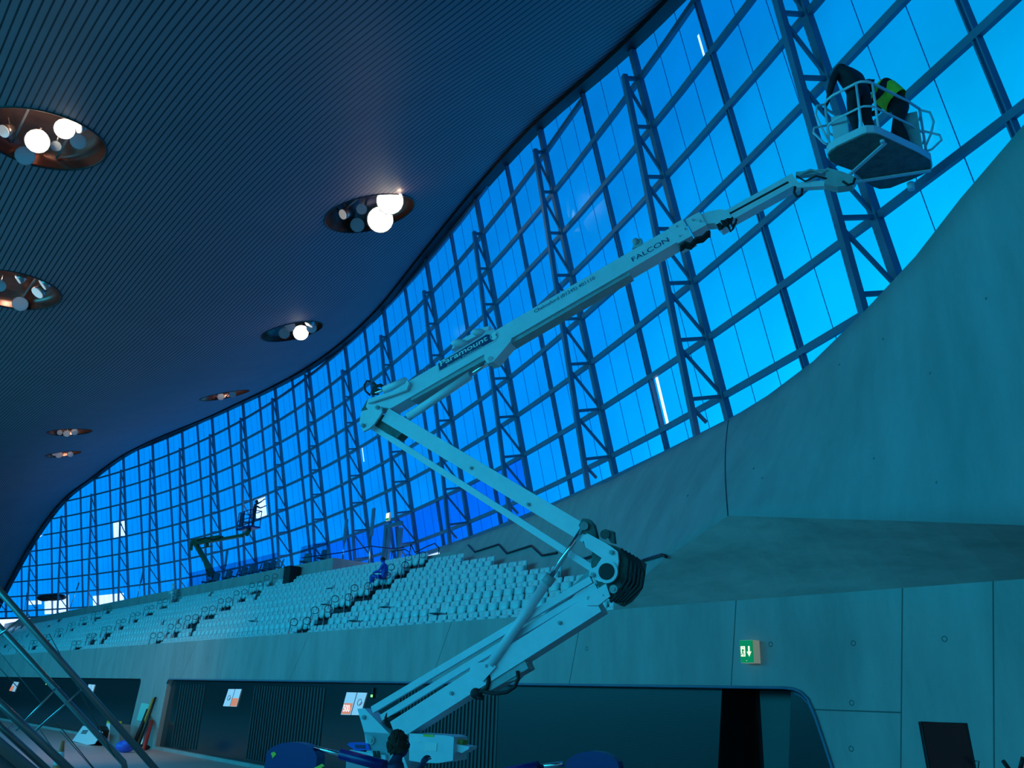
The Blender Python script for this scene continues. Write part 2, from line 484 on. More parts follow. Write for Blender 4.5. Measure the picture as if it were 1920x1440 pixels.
# transoms
for r in range(-5, 5):
    spans = []; step = .25; cur = None
    i = -3.0
    while i <= 18:
        ok = rtop(i)+.02 < r
        if ok and cur is None: cur = i
        if not ok and cur is not None: spans.append((cur, i-step)); cur = None
        i += step
    if cur is not None: spans.append((cur, 18))
    for a, b in spans:
        if b-a < .5: continue
        m = MB(); i = a
        while i < b-1e-6:
            j = min(b, i+.5); al, up, inw = faxes((i+j)/2)
            m.bar(FP(i, r, .1), FP(j, r, .1), .13, .15, up); i = j
        tag(put(m, 'window_transom', 'frame_steel', origin=FP((a+b)/2, r)), 'long blue-grey horizontal rail of the glazing, %s from the sill' % ['lowest', 'second', 'third', 'fourth', 'fifth', 'sixth', 'seventh', 'eighth', 'ninth', 'tenth'][4-r] + (', left part' if a > 3 and r < -2 else ''), 'transom', 'horizontal rails of the glazed wall')
# sill and black shadow gap under the roof
m = MB(); i = -3.
while i < 17.5:
    m.bar(FP(i, RB+.06, .1), FP(i+.5, RB+.06, .1), .3, .2, faxes(i)[1]); i += .5
structure(put(m, 'trim_1', 'frame_steel'))
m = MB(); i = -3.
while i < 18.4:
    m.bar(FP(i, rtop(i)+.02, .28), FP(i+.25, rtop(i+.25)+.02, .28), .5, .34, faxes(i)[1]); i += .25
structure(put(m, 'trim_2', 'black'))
# ---------------------------------------------------------------- ceiling: slatted wave with round light recesses
# table hall-s (= -X) -> facade index, Y, ztop
TAB = []
for q in range(-60, 420, 4):
    i = q/20
    p = FI @ Vector((fpos(i).x, fpos(i).y, 0)); 
    dz = ztop(i)-FZ0; nn = faxes(i)[1]
    f3 = FP(i, rtop(i), .1); l = FI @ f3
    TAB.append((-l.x, l.y, ztop(i)))
TAB.sort()
def edge(s):
    if s <= TAB[0][0]:
        a = TAB[0]; b = TAB[3]; f = (s-a[0])/(b[0]-a[0]); return a[1]+(b[1]-a[1])*f*.5, a[2]+(b[2]-a[2])*f*.25
    for a, b in zip(TAB, TAB[1:]):
        if s <= b[0]:
            f = (s-a[0])/(b[0]-a[0]); return a[1]+(b[1]-a[1])*f, a[2]+(b[2]-a[2])*f
    return TAB[-1][1], TAB[-1][2]
def drop(v):
    v = min(v, 20); return .50*v-.0125*v*v
def ceil_z(s, v):
    y, z = edge(s); return max(z-drop(v), -4.)
S0, S1, V1, GS = -34., 104., 50., .5
NS, NV = int((S1-S0)/GS), int(V1/GS)
def ceil_hit(px, py):
    d = ray(px, py); w = 5.
    while w < 130:
        P = d*w; l = FI @ P; s = -l.x; y, z = edge(s)
        if y-l.y > 0 and P.z > ceil_z(s, y-l.y): return s, y-l.y, P
        w += .05
    return None
LIGHTS = [  # pixel, radius, label
    (95, 262, 1.75, 'big round light recess at the left edge of the ceiling with two glaring lamps, nearest'),
    (14, 546, 1.95, 'round light recess cut by the left picture edge, lamps unlit'),
    (688, 402, 1.75, 'round light recess in mid ceiling with two merged glaring lamps'),
    (550, 621, 1.55, 'round light recess above the glazing with one glaring lamp'),
    (422, 742, 1.6, 'thin-looking dark light recess just above the roof edge'),
    (130, 811, 1.5, 'far dark light recess, upper of the two small ones at left'),
    (117, 852, 1.35, 'far dark light recess, lower of the two small ones at left')]
holes = []
for px, py, R, lab in LIGHTS:
    h = ceil_hit(px, py)
    if h is None: print('NO CEIL HIT', px, py); continue
    s, v, P = h; gi, gv = round((s-S0)/GS), round(v/GS); K = math.ceil(R/GS)+1
    holes.append((gi, gv, K, R, lab, px, py)); print('light', px, py, 's %.1f v %.1f z %.1f' % (s, v, P.z))
verts = []; faces = []; vid = {}
def cv(gi, gv):
    if (gi, gv) not in vid:
        s = S0+gi*GS; v = gv*GS; y, _ = edge(s); vid[(gi, gv)] = len(verts); verts.append(Vector((-s, y-v, ceil_z(s, v))))
    return vid[(gi, gv)]
blocked = set()
for gi, gv, K, *_ in holes:
    for a in range(gi-K, gi+K):
        for b in range(gv-K, gv+K): blocked.add((a, b))
for a in range(NS):
    for b in range(NV):
        if (a, b) in blocked: continue
        faces.append((cv(a, b), cv(a+1, b), cv(a+1, b+1), cv(a, b+1)))
RINGS = []
for gi, gv, K, R, lab, px, py in holes:
    loop = [(gi-K+j, gv-K) for j in range(2*K)]+[(gi+K, gv-K+j) for j in range(2*K)]+[(gi+K-j, gv+K) for j in range(2*K)]+[(gi-K, gv+K-j) for j in range(2*K)]
    sc_, vc_ = S0+gi*GS, gv*GS; yc = edge(sc_)[0]-vc_
    ring = []
    for a, b in loop:
        p = verts[cv(a, b)]; ang = math.atan2(p.y-yc, p.x+sc_)
        x, y = -sc_+R*math.cos(ang), yc+R*math.sin(ang); s_ = -x
        z = ceil_z(s_, edge(s_)[0]-y); ring.append(Vector((x, y, z)))
    o = len(verts); verts += ring; n = len(loop)
    for j in range(n):
        faces.append((cv(*loop[j]), cv(*loop[(j+1) % n]), o+(j+1) % n, o+j))
    RINGS.append((ring, R, lab, Vector((-sc_, yc, ceil_z(sc_, vc_))), px, py))
mb = MB(); mb.smooth = True; mb.add(verts, faces)
structure(put(mb, 'ceiling', 'ceiling_slats', world=False, origin=FM, fix=False))
# recesses and their lamps: fixtures given by pixel inside the recess -> (dx, dy) fractions, radius m, kind
FIX = {0: [(-25, 3, .36, 'hot'), (26, -20, .30, 'hot'), (-48, 30, .30, 'lens'), (52, 3, .24, 'lens'), (62, -32, .25, 'lens_white'), (-88, -16, .2, 'lens_white'), (10, 12, .16, 'lens')],
       1: [(56, 3, .28, 'lens_white'), (26, 27, .32, 'lens'), (66, -12, .24, 'lens_white'), (-15, -10, .25, 'lens'), (20, -22, .2, 'lens_white')],
       2: [(50, -30, .55, 'hot'), (25, 10, .55, 'hot'), (-18, 20, .3, 'lens'), (-10, -10, .22, 'lens'), (-45, 0, .22, 'lens_white')],
       3: [(14, 3, .42, 'hot'), (-17, 4, .3, 'lens'), (34, -6, .28, 'lens'), (45, -17, .24, 'lens_white'), (-6, -9, .28, 'lens')],
       4: [(-8, 2, .25, 'lens'), (14, -3, .25, 'lens')],
       5: [(10, -1, .25, 'lens'), (-18, 0, .2, 'lens'), (-5, 2, .25, 'lens')],
       6: [(-10, 2, .3, 'lens'), (15, 0, .25, 'lens'), (-22, -1, .2, 'lens')]}
UPZ = Vector((0, 0, 1))
for idx, (ring, R, lab, c, px, py) in enumerate(RINGS):
    cw = FM @ c
    t = thing('ceiling_light', lab, 'light', cw, 'round light recesses in the slatted ceiling')
    # bowl
    m = MB(); m.smooth = True; n = len(ring); vs = []
    for k, (sc_, hh) in enumerate(((1.0, 0), (1.0, .25), (.96, .55), (.8, .85), (.45, 1.05), (.0, 1.1))):
        for p in ring:
            vs.append(FM @ Vector((c.x+(p.x-c.x)*sc_, c.y+(p.y-c.y)*sc_, (p.z*(1-k/5)+c.z*(k/5))+hh)))
    fs = [(k*n+j, k*n+(j+1) % n, (k+1)*n+(j+1) % n, (k+1)*n+j) for k in range(5) for j in range(n)]
    m.add(vs, fs); put(m, 'recess_bowl', 'bronze', t)
    m = MB(); m.tube([FM @ (p+Vector((0, 0, -.0))) for p in ring], .035, 6, closed=True); put(m, 'rim', 'black', t)
    # lighting track bars across the bowl
    m = MB()
    for o_ in (-.45, .45): m.bar(FM @ (c+Vector((-R*.85, o_*R*.8, .42))), FM @ (c+Vector((R*.85, o_*R*.8, .42))), .06, .06)
    put(m, 'fixture_rail', 'lamp_body', t)
    aim = (Vector((0, 0, -1.))+.55*(-MY)+.0*TX).normalized()
    for (dx, dy, r, kind) in FIX[idx]:
        d = ray(px+dx, py+dy); zt = cw.z+(.12 if kind != 'hot' else -.05)
        # the fixture sits where that ray crosses the recess, .2 m above the rim plane
        q = d*(zt/d.z)
        rel = q-cw; rel.z = 0
        if rel.length > R*.88: rel = rel.normalized()*R*.82
        q = Vector((cw.x+rel.x, cw.y+rel.y, zt))
        look = (Vector((0, 0, 0))-q).normalized() if kind in ('hot', 'lens') else (aim+Vector((random.uniform(-.5, .5), random.uniform(-.5, .5), 0))).normalized()
        m = MB(); m.cyl(q-look*.32, q, r*.75, 14, r)
        m.cyl(q-look*.3, Vector((q.x, q.y, q.z+.5)), .03, 6)
        b = put(m, 'spotlight', 'lamp_body', t)
        m = MB(); m.cyl(q, q+look*.03, r*.93, 18)
        put(m, 'lamp_lens', {'hot': 'lamp_hot', 'lens': 'lens', 'lens_white': 'lens_white'}[kind], b, world=True)
        if kind != 'hot' and idx in (1, 4, 5, 6) and (dx, dy, r, kind) == FIX[idx][0]:
            pl_ = bpy.data.lights.new('bowl_fill', 'POINT'); pl_.energy = 30; pl_.color = (1, .66, .5); pl_.shadow_soft_size = .1  # added warm point light for the bowl; the lamps here are unlit
            lo = bpy.data.objects.new('bowl_fill', pl_); COL.objects.link(lo); lo.parent = t
            lo.matrix_parent_inverse = t.matrix_basis.inverted(); lo.matrix_world = Matrix.Translation(Vector((cw.x, cw.y, cw.z+.55)))
        if kind == 'hot':
            l = bpy.data.lights.new('lamp', 'SPOT'); l.energy = 110; l.color = (1, .74, .55); l.spot_size = 2.4; aim_ = aim
            if idx == 0: l.energy = 4300; l.spot_size = 1.0; l.spot_blend = .7; l.color = (1, .74, .60); aim_ = (W(-29, -6.0, FLOOR)-q).normalized()
            l.shadow_soft_size = r
            lo = bpy.data.objects.new('lamp_beam', l); COL.objects.link(lo); lo.parent = t
            lo.matrix_parent_inverse = t.matrix_basis.inverted()
            lo.matrix_world = Matrix.Translation(q+look*.06) @ (aim_.to_track_quat('-Z', 'Y').to_matrix().to_4x4())
            pl_ = bpy.data.lights.new('bowl_fill', 'POINT'); pl_.energy = 60 if idx == 0 else 22; pl_.color = (1, .72, .5); pl_.shadow_soft_size = .1  # added point light beside the hot lamp to brighten its bowl
            lo = bpy.data.objects.new('bowl_fill', pl_); COL.objects.link(lo); lo.parent = t
            lo.matrix_parent_inverse = t.matrix_basis.inverted(); lo.matrix_world = Matrix.Translation(q-look*.15+TX*(r+.12)+UPZ*.15)
# ---------------------------------------------------------------- floor, end walls, opposite side
def hall_box(name, x0, x1, y0, y1, z0, z1, mt):
    m = MB(); m.box(((x0+x1)/2, (y0+y1)/2, (z0+z1)/2), (x1-x0, y1-y0, z1-z0))
    return structure(put(m, name, mt, world=False, origin=FM))
concrete('concrete_side', (.30, .33, .33))
hall_box('floor', -112, 40, -44, 12, FLOOR-.3, FLOOR, 'floor_tile')
hall_box('wall_service', -112, 30, 1.62, 1.8, FLOOR, 1.5, 'black')
hall_box('wall_near_end', 35, 35.4, -44, 12, FLOOR, 16, 'concrete_side')
hall_box('wall_far_end', -112.4, -112, -44, 12, FLOOR-1, 3, 'concrete_side')
hall_box('wall_opposite', -112, 36, -43.4, -43, FLOOR, 3.6, 'concrete_side')
m = MB()
for a in range(-22, 7):
    x0, x1 = a*5, a*5+4.8; m.add([(x0, -43.2, 3.6), (x1, -43.2, 3.6), (x1, -43.2, 16.5), (x0, -43.2, 16.5)], [(0, 1, 2, 3)])
structure(put(m, 'window_%d' % (n_+1), 'opposite_film', world=False, origin=FM, fix=False))
# ---------------------------------------------------------------- lower wall with the dark glazed openings
xz = lambda px, py: atn(px, py, 0)
tie = [xz(1445, 1208), xz(1600, 1206), xz(1771, 1198), xz(1597, 1318), xz(1596, 1404), xz(1100, 1216)]
jx = lambda px, py: xz(px, py).x
def sj(a, b):
    A, B = xz(*a), xz(*b); return (A.x, .42 if b[1] < 1430 else -3, 3, (B.x-A.x)/(B.z-A.z), A.z)
concrete('concrete_wall', (.33, .37, .36),
         joints=[sj((1380, 1130), (1371, 1285)), sj((1692, 1107), (1689, 1440)), sj((1862, 1092), (1864, 1440)), sj((1084, 1190), (1068, 1278)), sj((238, 1203), (180, 1264)), sj((375, 1190), (340, 1270)), sj((846, 1168), (828, 1220)), sj((577, 1195), (545, 1270))],
         hjoints=[(xz(1600, 1333).z, jx(1520, 1320), jx(1691, 1333))], dots=[(p.x, p.z) for p in tie])
base = FLOOR+.12
hole1 = [Vector((-23.9, 0, base)), Vector((-23.67, 0, .22)), Vector((-23.6, 0, .34)), Vector((-23.45, 0, .41))]
for p in ((1470, 1289.5), (1490, 1292), (1503, 1298), (1516, 1311), (1528, 1338), (1545, 1388), (1562, 1440), (1590, 1530)):
    v = xz(*p); hole1.append(Vector((v.x, 0, v.z)))
hole1[4].z = .41
last = hole1[-1]; prev = hole1[-2]
kx = (last.x-prev.x)/(last.z-prev.z); hole1.append(Vector((last.x+kx*(base-last.z), 0, base)))
hole2 = [Vector((-111.5, 0, base)), Vector((-111.5, 0, .42)), Vector((-27.6, 0, .42)), Vector((-27.45, 0, .34)), Vector((-27.42, 0, .2)), Vector((-28.0, 0, base))]
m = MB()
m.holed([[Vector((-112, 0, FLOOR)), Vector((-112, 0, PAR)), Vector((30, 0, PAR)), Vector((30, 0, FLOOR))], hole1, hole2], (0, .28, 0))
structure(put(m, 'wall_stand_front', 'concrete_wall', world=False, origin=FM))
m = MB(); m.tube([p+Vector((0, -.02, 0)) for p in hole1[1:]], .028, 6)
m.tube([p+Vector((-.07, .1, -.07)) for p in hole1[5:]], .02, 6)
structure(put(m, 'trim_3', 'frame_steel', world=False, origin=FM))
m = MB(); m.tube([p+Vector((0, -.01, 0)) for p in hole2[2:]], .025, 6)
structure(put(m, 'trim_4', 'black', world=False, origin=FM))
xr, xd0, xd1 = jx(925, 1300), jx(1345, 1300), jx(1475, 1300)
def pane(name, x0, x1, y, mt, z0=FLOOR, z1=.55, s0=0., s1=0.):
    m = MB(); m.prism([Vector((x0, y-.02, z1)), Vector((x1, y-.02, z1)), Vector((x1+s1, y-.02, z0)), Vector((x0+s0, y-.02, z0))], (0, .04, 0)); return structure(put(m, name, mt, world=False, origin=FM))
pane('window_%d' % (n_+2), -23.9, xr, .22, 'glass_dark')
A_, B_ = xz(1345, 1290), xz(1337, 1440); dsl = (B_.x-A_.x)/(B_.z-A_.z)*(FLOOR-.5)
pane('window_%d' % (n_+3), xr, xd0, .2, 'glass_ribbed', s1=dsl)
pane('window_%d' % (n_+4), xd1, 12, .2, 'glass_ribbed', s0=dsl)
pane('window_%d' % (n_+5), -111.6, -27.3, .22, 'glass_dark')
# door recess
A_, B_ = xz(1345, 1290), xz(1337, 1440); dsl = (B_.x-A_.x)/(B_.z-A_.z)*(FLOOR-.5)
mat('door_leaf', (.02, .07, .07), .5)
m = MB(); m.prism([Vector((x_, y_, z_)) for x_, y_, z_ in ((xd0-.04, .2, .5), (xd0, .2, .5), (xd0+dsl, .2, FLOOR), (xd0+dsl-.04, .2, FLOOR))], (0, 1.1, 0)); m.prism([Vector((x_, .2, z_)) for x_, z_ in ((xd1, .5), (xd1+.04, .5), (xd1+dsl+.04, FLOOR), (xd1+dsl, FLOOR))], (0, .8, 0)); m.box(((xd0+xd1)/2, 1.3, -1), (xd1-xd0, .04, 3.1)); m.box(((xd0+xd1)/2, .75, .5), (xd1-xd0, 1.1, .04))
structure(put(m, 'trim_5', 'black', world=False, origin=FM))
xm = jx(1388, 1350)
m = MB(); m.box(((xm+xd1)/2+.05, .7, -1.05), (xd1-xm+.1, .06, 2.85), (Vector((1, .0, 0)), Vector((0, 1, 0)), UPZ))
m.cur = 1; m.cyl((xm+.3, .6, -1.3), (xm+.3, .6, -1.0), .02, 8)
structure(put(m, 'door_1', ['door_leaf', 'steel'], world=False, origin=FM))
# faint strips laid on the glass to stand for reflections of upright slats
for (p0, p1, nn, lab) in ((322, 372, 10, 'narrow bundle of upright strips standing for reflections in the glass, leftmost'), (462, 598, 26, 'wide bundle of upright strips standing for reflections in the glass, left of the orange 500 poster'), (735, 925, 30, 'wide bundle of upright strips standing for reflections in the glass, under the lift arm')):
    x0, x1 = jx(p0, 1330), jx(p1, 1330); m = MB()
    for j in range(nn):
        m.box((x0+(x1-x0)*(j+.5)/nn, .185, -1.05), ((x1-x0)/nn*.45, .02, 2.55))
    tag(put(m, 'slat_reflection', 'reflection', world=False, origin=FM @ Matrix.Translation((x0, .185, base))), lab, 'reflection', 'strips standing for reflections in the lower glass')
    o = bpy.data.objects['slat_reflection'] if False else None
# (the reflection strips' meshes are written relative to their own origin)
for o in [o for o in COL.objects if o.name.startswith('slat_reflection')]:
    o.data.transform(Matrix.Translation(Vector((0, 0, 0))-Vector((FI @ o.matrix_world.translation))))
# ---------------------------------------------------------------- stepped stand
ROWS, TREAD, RISE, Z0 = 8, .8, .5, 1.53
prof = [(.28, FLOOR+3.0), (.28, Z0)]
for k in range(ROWS):
    y0 = TREAD*k if k else .28
    prof += [(y0, Z0+RISE*k), (TREAD*(k+1), Z0+RISE*k)]
prof += [(TREAD*ROWS, Z0+RISE*ROWS-.3), (TREAD*ROWS, FLOOR+3.0)]
pp = []
for p in prof:
    if not pp or (abs(pp[-1][0]-p[0])+abs(pp[-1][1]-p[1])) > 1e-4: pp.append(p)
m = MB(); m.prism([Vector((-112, y, z)) for y, z in pp], (116.2, 0, 0))
structure(put(m, 'floor', 'stand_floor', world=False, origin=FM))
def slab(name, x0, x1, z1, z0, mt):
    "concourse slab up to the curved glazing"
    front = [Vector((x0, TREAD*ROWS, z1)), Vector((x1, TREAD*ROWS, z1))]
    back = []
    n = 24
    for j in range(n+1):
        x = x1+(x0-x1)*j/n; y, _ = edge(-x); back.append(Vector((x, max(y+2.2, TREAD*ROWS+.4), z1)))
    m = MB(); m.prism(front+back, (0, 0, z0-z1)); return structure(put(m, name, mt, world=False, origin=FM))
slab('floor', -100, -21.2, CONC, 5.0, 'concrete_side')
slab('floor', -21.2, -9, 5.75, 5.0, 'concrete_side')
# ---------------------------------------------------------------- concrete wing at right
sv, sf = [], []
for a in range(0, 60):
    for b in range(0, 14):
        i, r = -3+a*.25, -2+b*.6
        sv.append(FP(i, r, 1.40))
for a in range(59):
    for b in range(13):
        o = a*14+b; sf.append((o, o+1, o+15, o+14))
INSET = BVHTree.FromPolygons(sv, sf)
def on_inset(px, py):
    d = ray(px, py); h = INSET.ray_cast(Vector((0, 0, 0)), d.normalized()); return FI @ h[0] if h[0] else None
rk = lambda y: Z0+RISE*y/TREAD-.15
bot = [Vector((-11.5, 6.3, rk(6.3))), Vector((-9.9, 5.85, rk(5.7))), Vector((-8.5, 5.35, rk(5.2))), Vector((-5.4, 4.6, rk(4.4))), Vector((-2.7, 3.8, rk(3.6))), Vector((-.1, 3.0, rk(2.9))), Vector((2.2, 2.1, rk(2.0))), Vector((3.8, 1.2, rk(1.2))), Vector((4.3, .3, 1.9)),
       atn(1150, 1143, -.02), atn(1190, 1096, -.4), atn(1249, 1045, -.75), atn(1310, 1004, -1.), atn(1365, 967, -1.2), atn(1450, 969.5, -1.32), atn(1550, 972.5, -1.45), atn(1700, 977, -1.6), atn(1920, 985, -1.8), atn(2150, 993, -2.0), atn(2500, 1005, -2.3)]
topx = [(822, 1029), (850, 1020), (879, 1011), (920, 996), (965, 981), (1003, 965), (1050, 942), (1107, 915), (1140, 904), (1167, 890), (1215, 865), (1260, 842), (1315, 812), (1366, 787), (1440, 741), (1525, 677), (1622, 582), (1717, 480), (1800, 373), (1920, 233)]
tops = [on_inset(*p) for p in topx]
for j, t_ in enumerate(tops):
    if t_ is None: print('wing top miss', topx[j])
bot += [atn(2900, 1018, -2.6), Vector((27.5, -3.2, 2.0))]
dT = tops[-1]-tops[-2]
tops += [tops[-1]+Vector((2.6, dT.y/dT.x*2.6, 2.3)), tops[-1]+Vector((7., dT.y/dT.x*6, 6.))]
mb = MB(); mb.smooth = True; NR = 10; n = len(bot)
# resample along for smoothness
def lerpl(a, f):
    k = min(int(f), len(a)-2); return a[k].lerp(a[k+1], f-k)
NC = (n-1)*3; grid = []
for c in range(NC+1):
    B, T = lerpl(bot, c/3), lerpl(tops, c/3)
    for r in range(NR+1):
        f = r/NR; p = B.lerp(T, f)
        # the face swells toward the hall between its edges
        p += Vector((0, -1, .25))*(.10*math.sin(pi*f)*min(1, max(0, (c-9)/15)))
        grid.append(p)
fs = [(c*(NR+1)+r, (c+1)*(NR+1)+r, (c+1)*(NR+1)+r+1, c*(NR+1)+r+1) for c in range(NC) for r in range(NR)]
# top ledge back to the sill
mb.add(grid, fs)
led = []; 
for c in range(NC+1):
    T = lerpl(tops, c/3); led += [T, T+Vector((.3, 1.5, .05))]
mb.smooth = False
mb.add(led, [(2*c, 2*c+2, 2*c+3, 2*c+1) for c in range(NC)])
# joint up the crease
jc = [grid[39*(NR+1)+r]+Vector((0, -.004, 0)) for r in range(NR+1)]
mb.cur = 2
mb.tube(jc, .012, 4); mb.cur = 0
# soffit
sof = []; e0 = 9
for c in range(e0*3, NC+1):
    E_ = lerpl(bot, c/3); x = max(E_.x, bot[9].x); x = bot[9].x+(x-bot[9].x)*1.0
    sof += [E_, Vector((x-.0, .0, PAR))]
mb.cur = 1
mb.add(sof, [(2*c, 2*c+1, 2*c+3, 2*c+2) for c in range(len(sof)//2-1)])
concrete('concrete_wing', (.26, .33, .34), noise=.15)
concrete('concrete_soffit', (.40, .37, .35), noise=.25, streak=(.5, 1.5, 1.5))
structure(put(mb, 'wall_right', ['concrete_wing', 'concrete_soffit', 'vent'], world=False, origin=FM))
WING = BVHTree.FromPolygons([FM @ p for p in grid], fs)
def on_wing(px, py, off=.1):
    d = ray(px, py).normalized(); h = WING.ray_cast(Vector((0, 0, 0)), d)
    return d*(h[3]-off) if h[0] else None
# zigzag handrail on the wing
def zig(pts, lab, nm='wall_handrail'):
    P = [on_wing(x, y, .14) for x, y in pts]; P = [p for p in P if p]
    if len(P) < 2: print('zig miss', lab); return
    t = thing(nm, lab, 'handrail', P[0])
    m = MB(); m.tube(P, .035, 8); put(m, 'rail', 'handrail', t)
    for a, b in zip(P, P[1:]):
        q = a.lerp(b, .5); d = q.normalized()
        m = MB(); m.cyl(q, q+d*.13, .018, 6); put(m, 'bracket', 'steel', t)
zig([(850, 1017), (868, 1008), (878, 1022), (890, 1035), (935, 1020.5), (950, 1037.6), (996, 1023), (1016, 1041.6), (1044, 1036)], 'zigzag dark handrail on the concrete wall above the seats, left of the lift arm')
zig([(1064.7, 1031), (1090, 1049), (1115, 1041), (1120, 1040)], 'short zigzag handrail seen between the lift arms')
zig([(1195, 1056), (1208, 1050), (1241, 1040), (1249, 1044)], 'short dark handrail right of the big lift elbow')
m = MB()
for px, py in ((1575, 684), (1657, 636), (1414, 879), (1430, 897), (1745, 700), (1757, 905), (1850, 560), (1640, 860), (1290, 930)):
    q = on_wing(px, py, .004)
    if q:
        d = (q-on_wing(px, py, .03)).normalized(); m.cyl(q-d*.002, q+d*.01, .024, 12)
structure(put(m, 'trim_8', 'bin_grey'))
# ---------------------------------------------------------------- seats
def rrect(w, h, r, n=4, top=None):
    top = r if top is None else top; pts = []
    for (cx, cz, rr, a0) in ((w/2-r, -h/2+r, r, -pi/2), (w/2-top, h/2-top, top, 0), (-w/2+top, h/2-top, top, pi/2), (-w/2+r, -h/2+r, r, pi)):
        for k in range(n): a = a0+k/(n-1)*pi/2; pts.append((cx+rr*math.cos(a), cz+rr*math.sin(a)))
    return pts
def shell(mb, w, h, c, tilt, th, bulge, r, top, hole=None):
    "a curved rounded panel, front toward -Y; c is its centre, tilt leans the top back"
    out = rrect(w, h, r, 4, top); n = len(out)
    def P(x, z, y): return Vector((c[0]+x, c[1]+y*math.cos(tilt)+z*math.sin(tilt), c[2]+z*math.cos(tilt)-y*math.sin(tilt)))
    mid = [(x*.72, z*.72) for x, z in out]
    fr = [P(x, z, 0) for x, z in out]; fm = [P(x, z, bulge) for x, z in mid]
    bk = [P(x, z, th) for x, z in out]
    vs = fr+fm+bk; fs = []
    for i in range(n):
        j = (i+1) % n; fs += [(i, j, n+j, n+i), (i, 2*n+i, 2*n+j, j)]
    fs.append(tuple(2*n+i for i in range(n)))
    if hole:
        hx, hz, hr = hole; hp = []
        for i in range(n):
            a = math.atan2(mid[i][1]-hz, mid[i][0]-hx); hp.append(P(hx+hr*math.cos(a), hz+hr*math.sin(a), bulge))
        o = len(vs); vs += hp+[p+Vector((0, abs(bulge)+th*.6, 0)) for p in hp]
        for i in range(n):
            j = (i+1) % n; fs += [(n+i, n+j, o+j, o+i), (o+i, o+j, o+n+j, o+n+i)]
        mb.add(vs, fs); k = mb.cur; mb.cur = 1; mb.add([p+Vector((0, abs(bulge)+th*.6, 0)) for p in hp], [tuple(range(n))]); mb.cur = k
    else:
        fs.append(tuple(n+i for i in range(n))[::-1]); mb.add(vs, fs)
def seat_meshes(down=False):
    sm = MB(); sm.smooth = False
    b = MB(); b.smooth = True; shell(b, .425, .47, (0, .10, .57), .16, .03, -.02, .07, .05, (0, .165, .032))
    p = MB(); p.smooth = True
    if down:
        shell(p, .44, .42, (0, -.16, .40), -1.45, .05, .02, .12, .06)
    else: shell(p, .40, .36, (0, .015, .46), .10, .05, -.06, .14, .05)
    k = MB(); k.box((0, .16, .30), (.06, .12, .12)); k.box((-.23, .08, .38), (.025, .16, .16)); k.box((.23, .08, .38), (.025, .16, .16))
    return b, p, k
SEAT = {}
for dn in (False, True):
    b, p, k = seat_meshes(dn)
    SEAT[dn] = (b.mesh('backrest', ['seat_shell', 'seat_dark']), p.mesh('seat_pan', 'seat_shell'), k.mesh('bracket', 'seat_dark'))
RAW = SEAT[False][:2]
ENDS = [-3.9, -2.9, -1.6, 0.8, 3.3, 6.0, 8.9, 99]
AISLES = [11.8, 27.3, 42.0, 57.5, 73.0, 88.5]
ORD = ['front row', 'second row', 'third row', 'fourth row', 'fifth row', 'sixth row', 'seventh row', 'top row']
near, far = [], []
for k in range(ROWS):
    s = ENDS[k] if k < 7 else 12.6
    while s < 96:
        if any(abs(s-a) < .62 for a in AISLES): s += .5; continue
        blk = 0 if s < 11.8 else 1
        if s < 27.3 and (s < 11.8 or s < 22.4): near.append((s, k, blk))
        else: far.append((s, k))
        s += .5
print('near seats', len(near), 'far', len(far))
sroot = {}
DOWN = {(4, 1), (9, 1), (8, 2), (14, 3), (17, 5), (19, 2)}
first = {}
for s, k, blk in near:
    dn = (int(s), k) in DOWN and (s % 1) < .5
    lab = 'pale tip-up seat, %s, %s of the block %s' % ('folded down' if dn else 'folded up', ORD[k], 'beside the concrete wing' if blk == 0 else 'left of the nearest stairway')
    r = bpy.data.objects.new('stadium_seat', None); COL.objects.link(r); r.empty_display_size = .2
    r.matrix_world = FM @ Matrix.Translation((-s, TREAD*k+.42, Z0+RISE*k))
    tag(r, lab, 'seat', '%s %sseats, %s block' % (ORD[k], 'folded-down ' if dn else '', 'wing' if blk == 0 else 'second'))
    for me, nm in zip(SEAT[dn], ('backrest', 'seat_pan', 'seat_bracket')):
        if nm == 'seat_bracket' and s > 14: continue
        c = bpy.data.objects.new(nm, me); COL.objects.link(c); c.parent = r
mb = MB()
for s, k in far:
    if random.random() < .03: continue
    o = Vector((-s, TREAD*k+.42, Z0+RISE*k))
    for R_ in RAW:
        b0 = len(mb.v); mb.v += [v.co+o for v in R_.vertices]; mb.f += [[i+b0 for i in f.vertices] for f in R_.polygons]; mb.m += [f.material_index for f in R_.polygons]; mb.sm += [f.use_smooth for f in R_.polygons]
o = put(mb, 'stadium_seats', ['seat_shell', 'seat_dark'], world=False, origin=FM, fix=False)
tag(o, 'distant rows of pale tip-up seats along the rest of the stand', 'seats', kind='stuff')
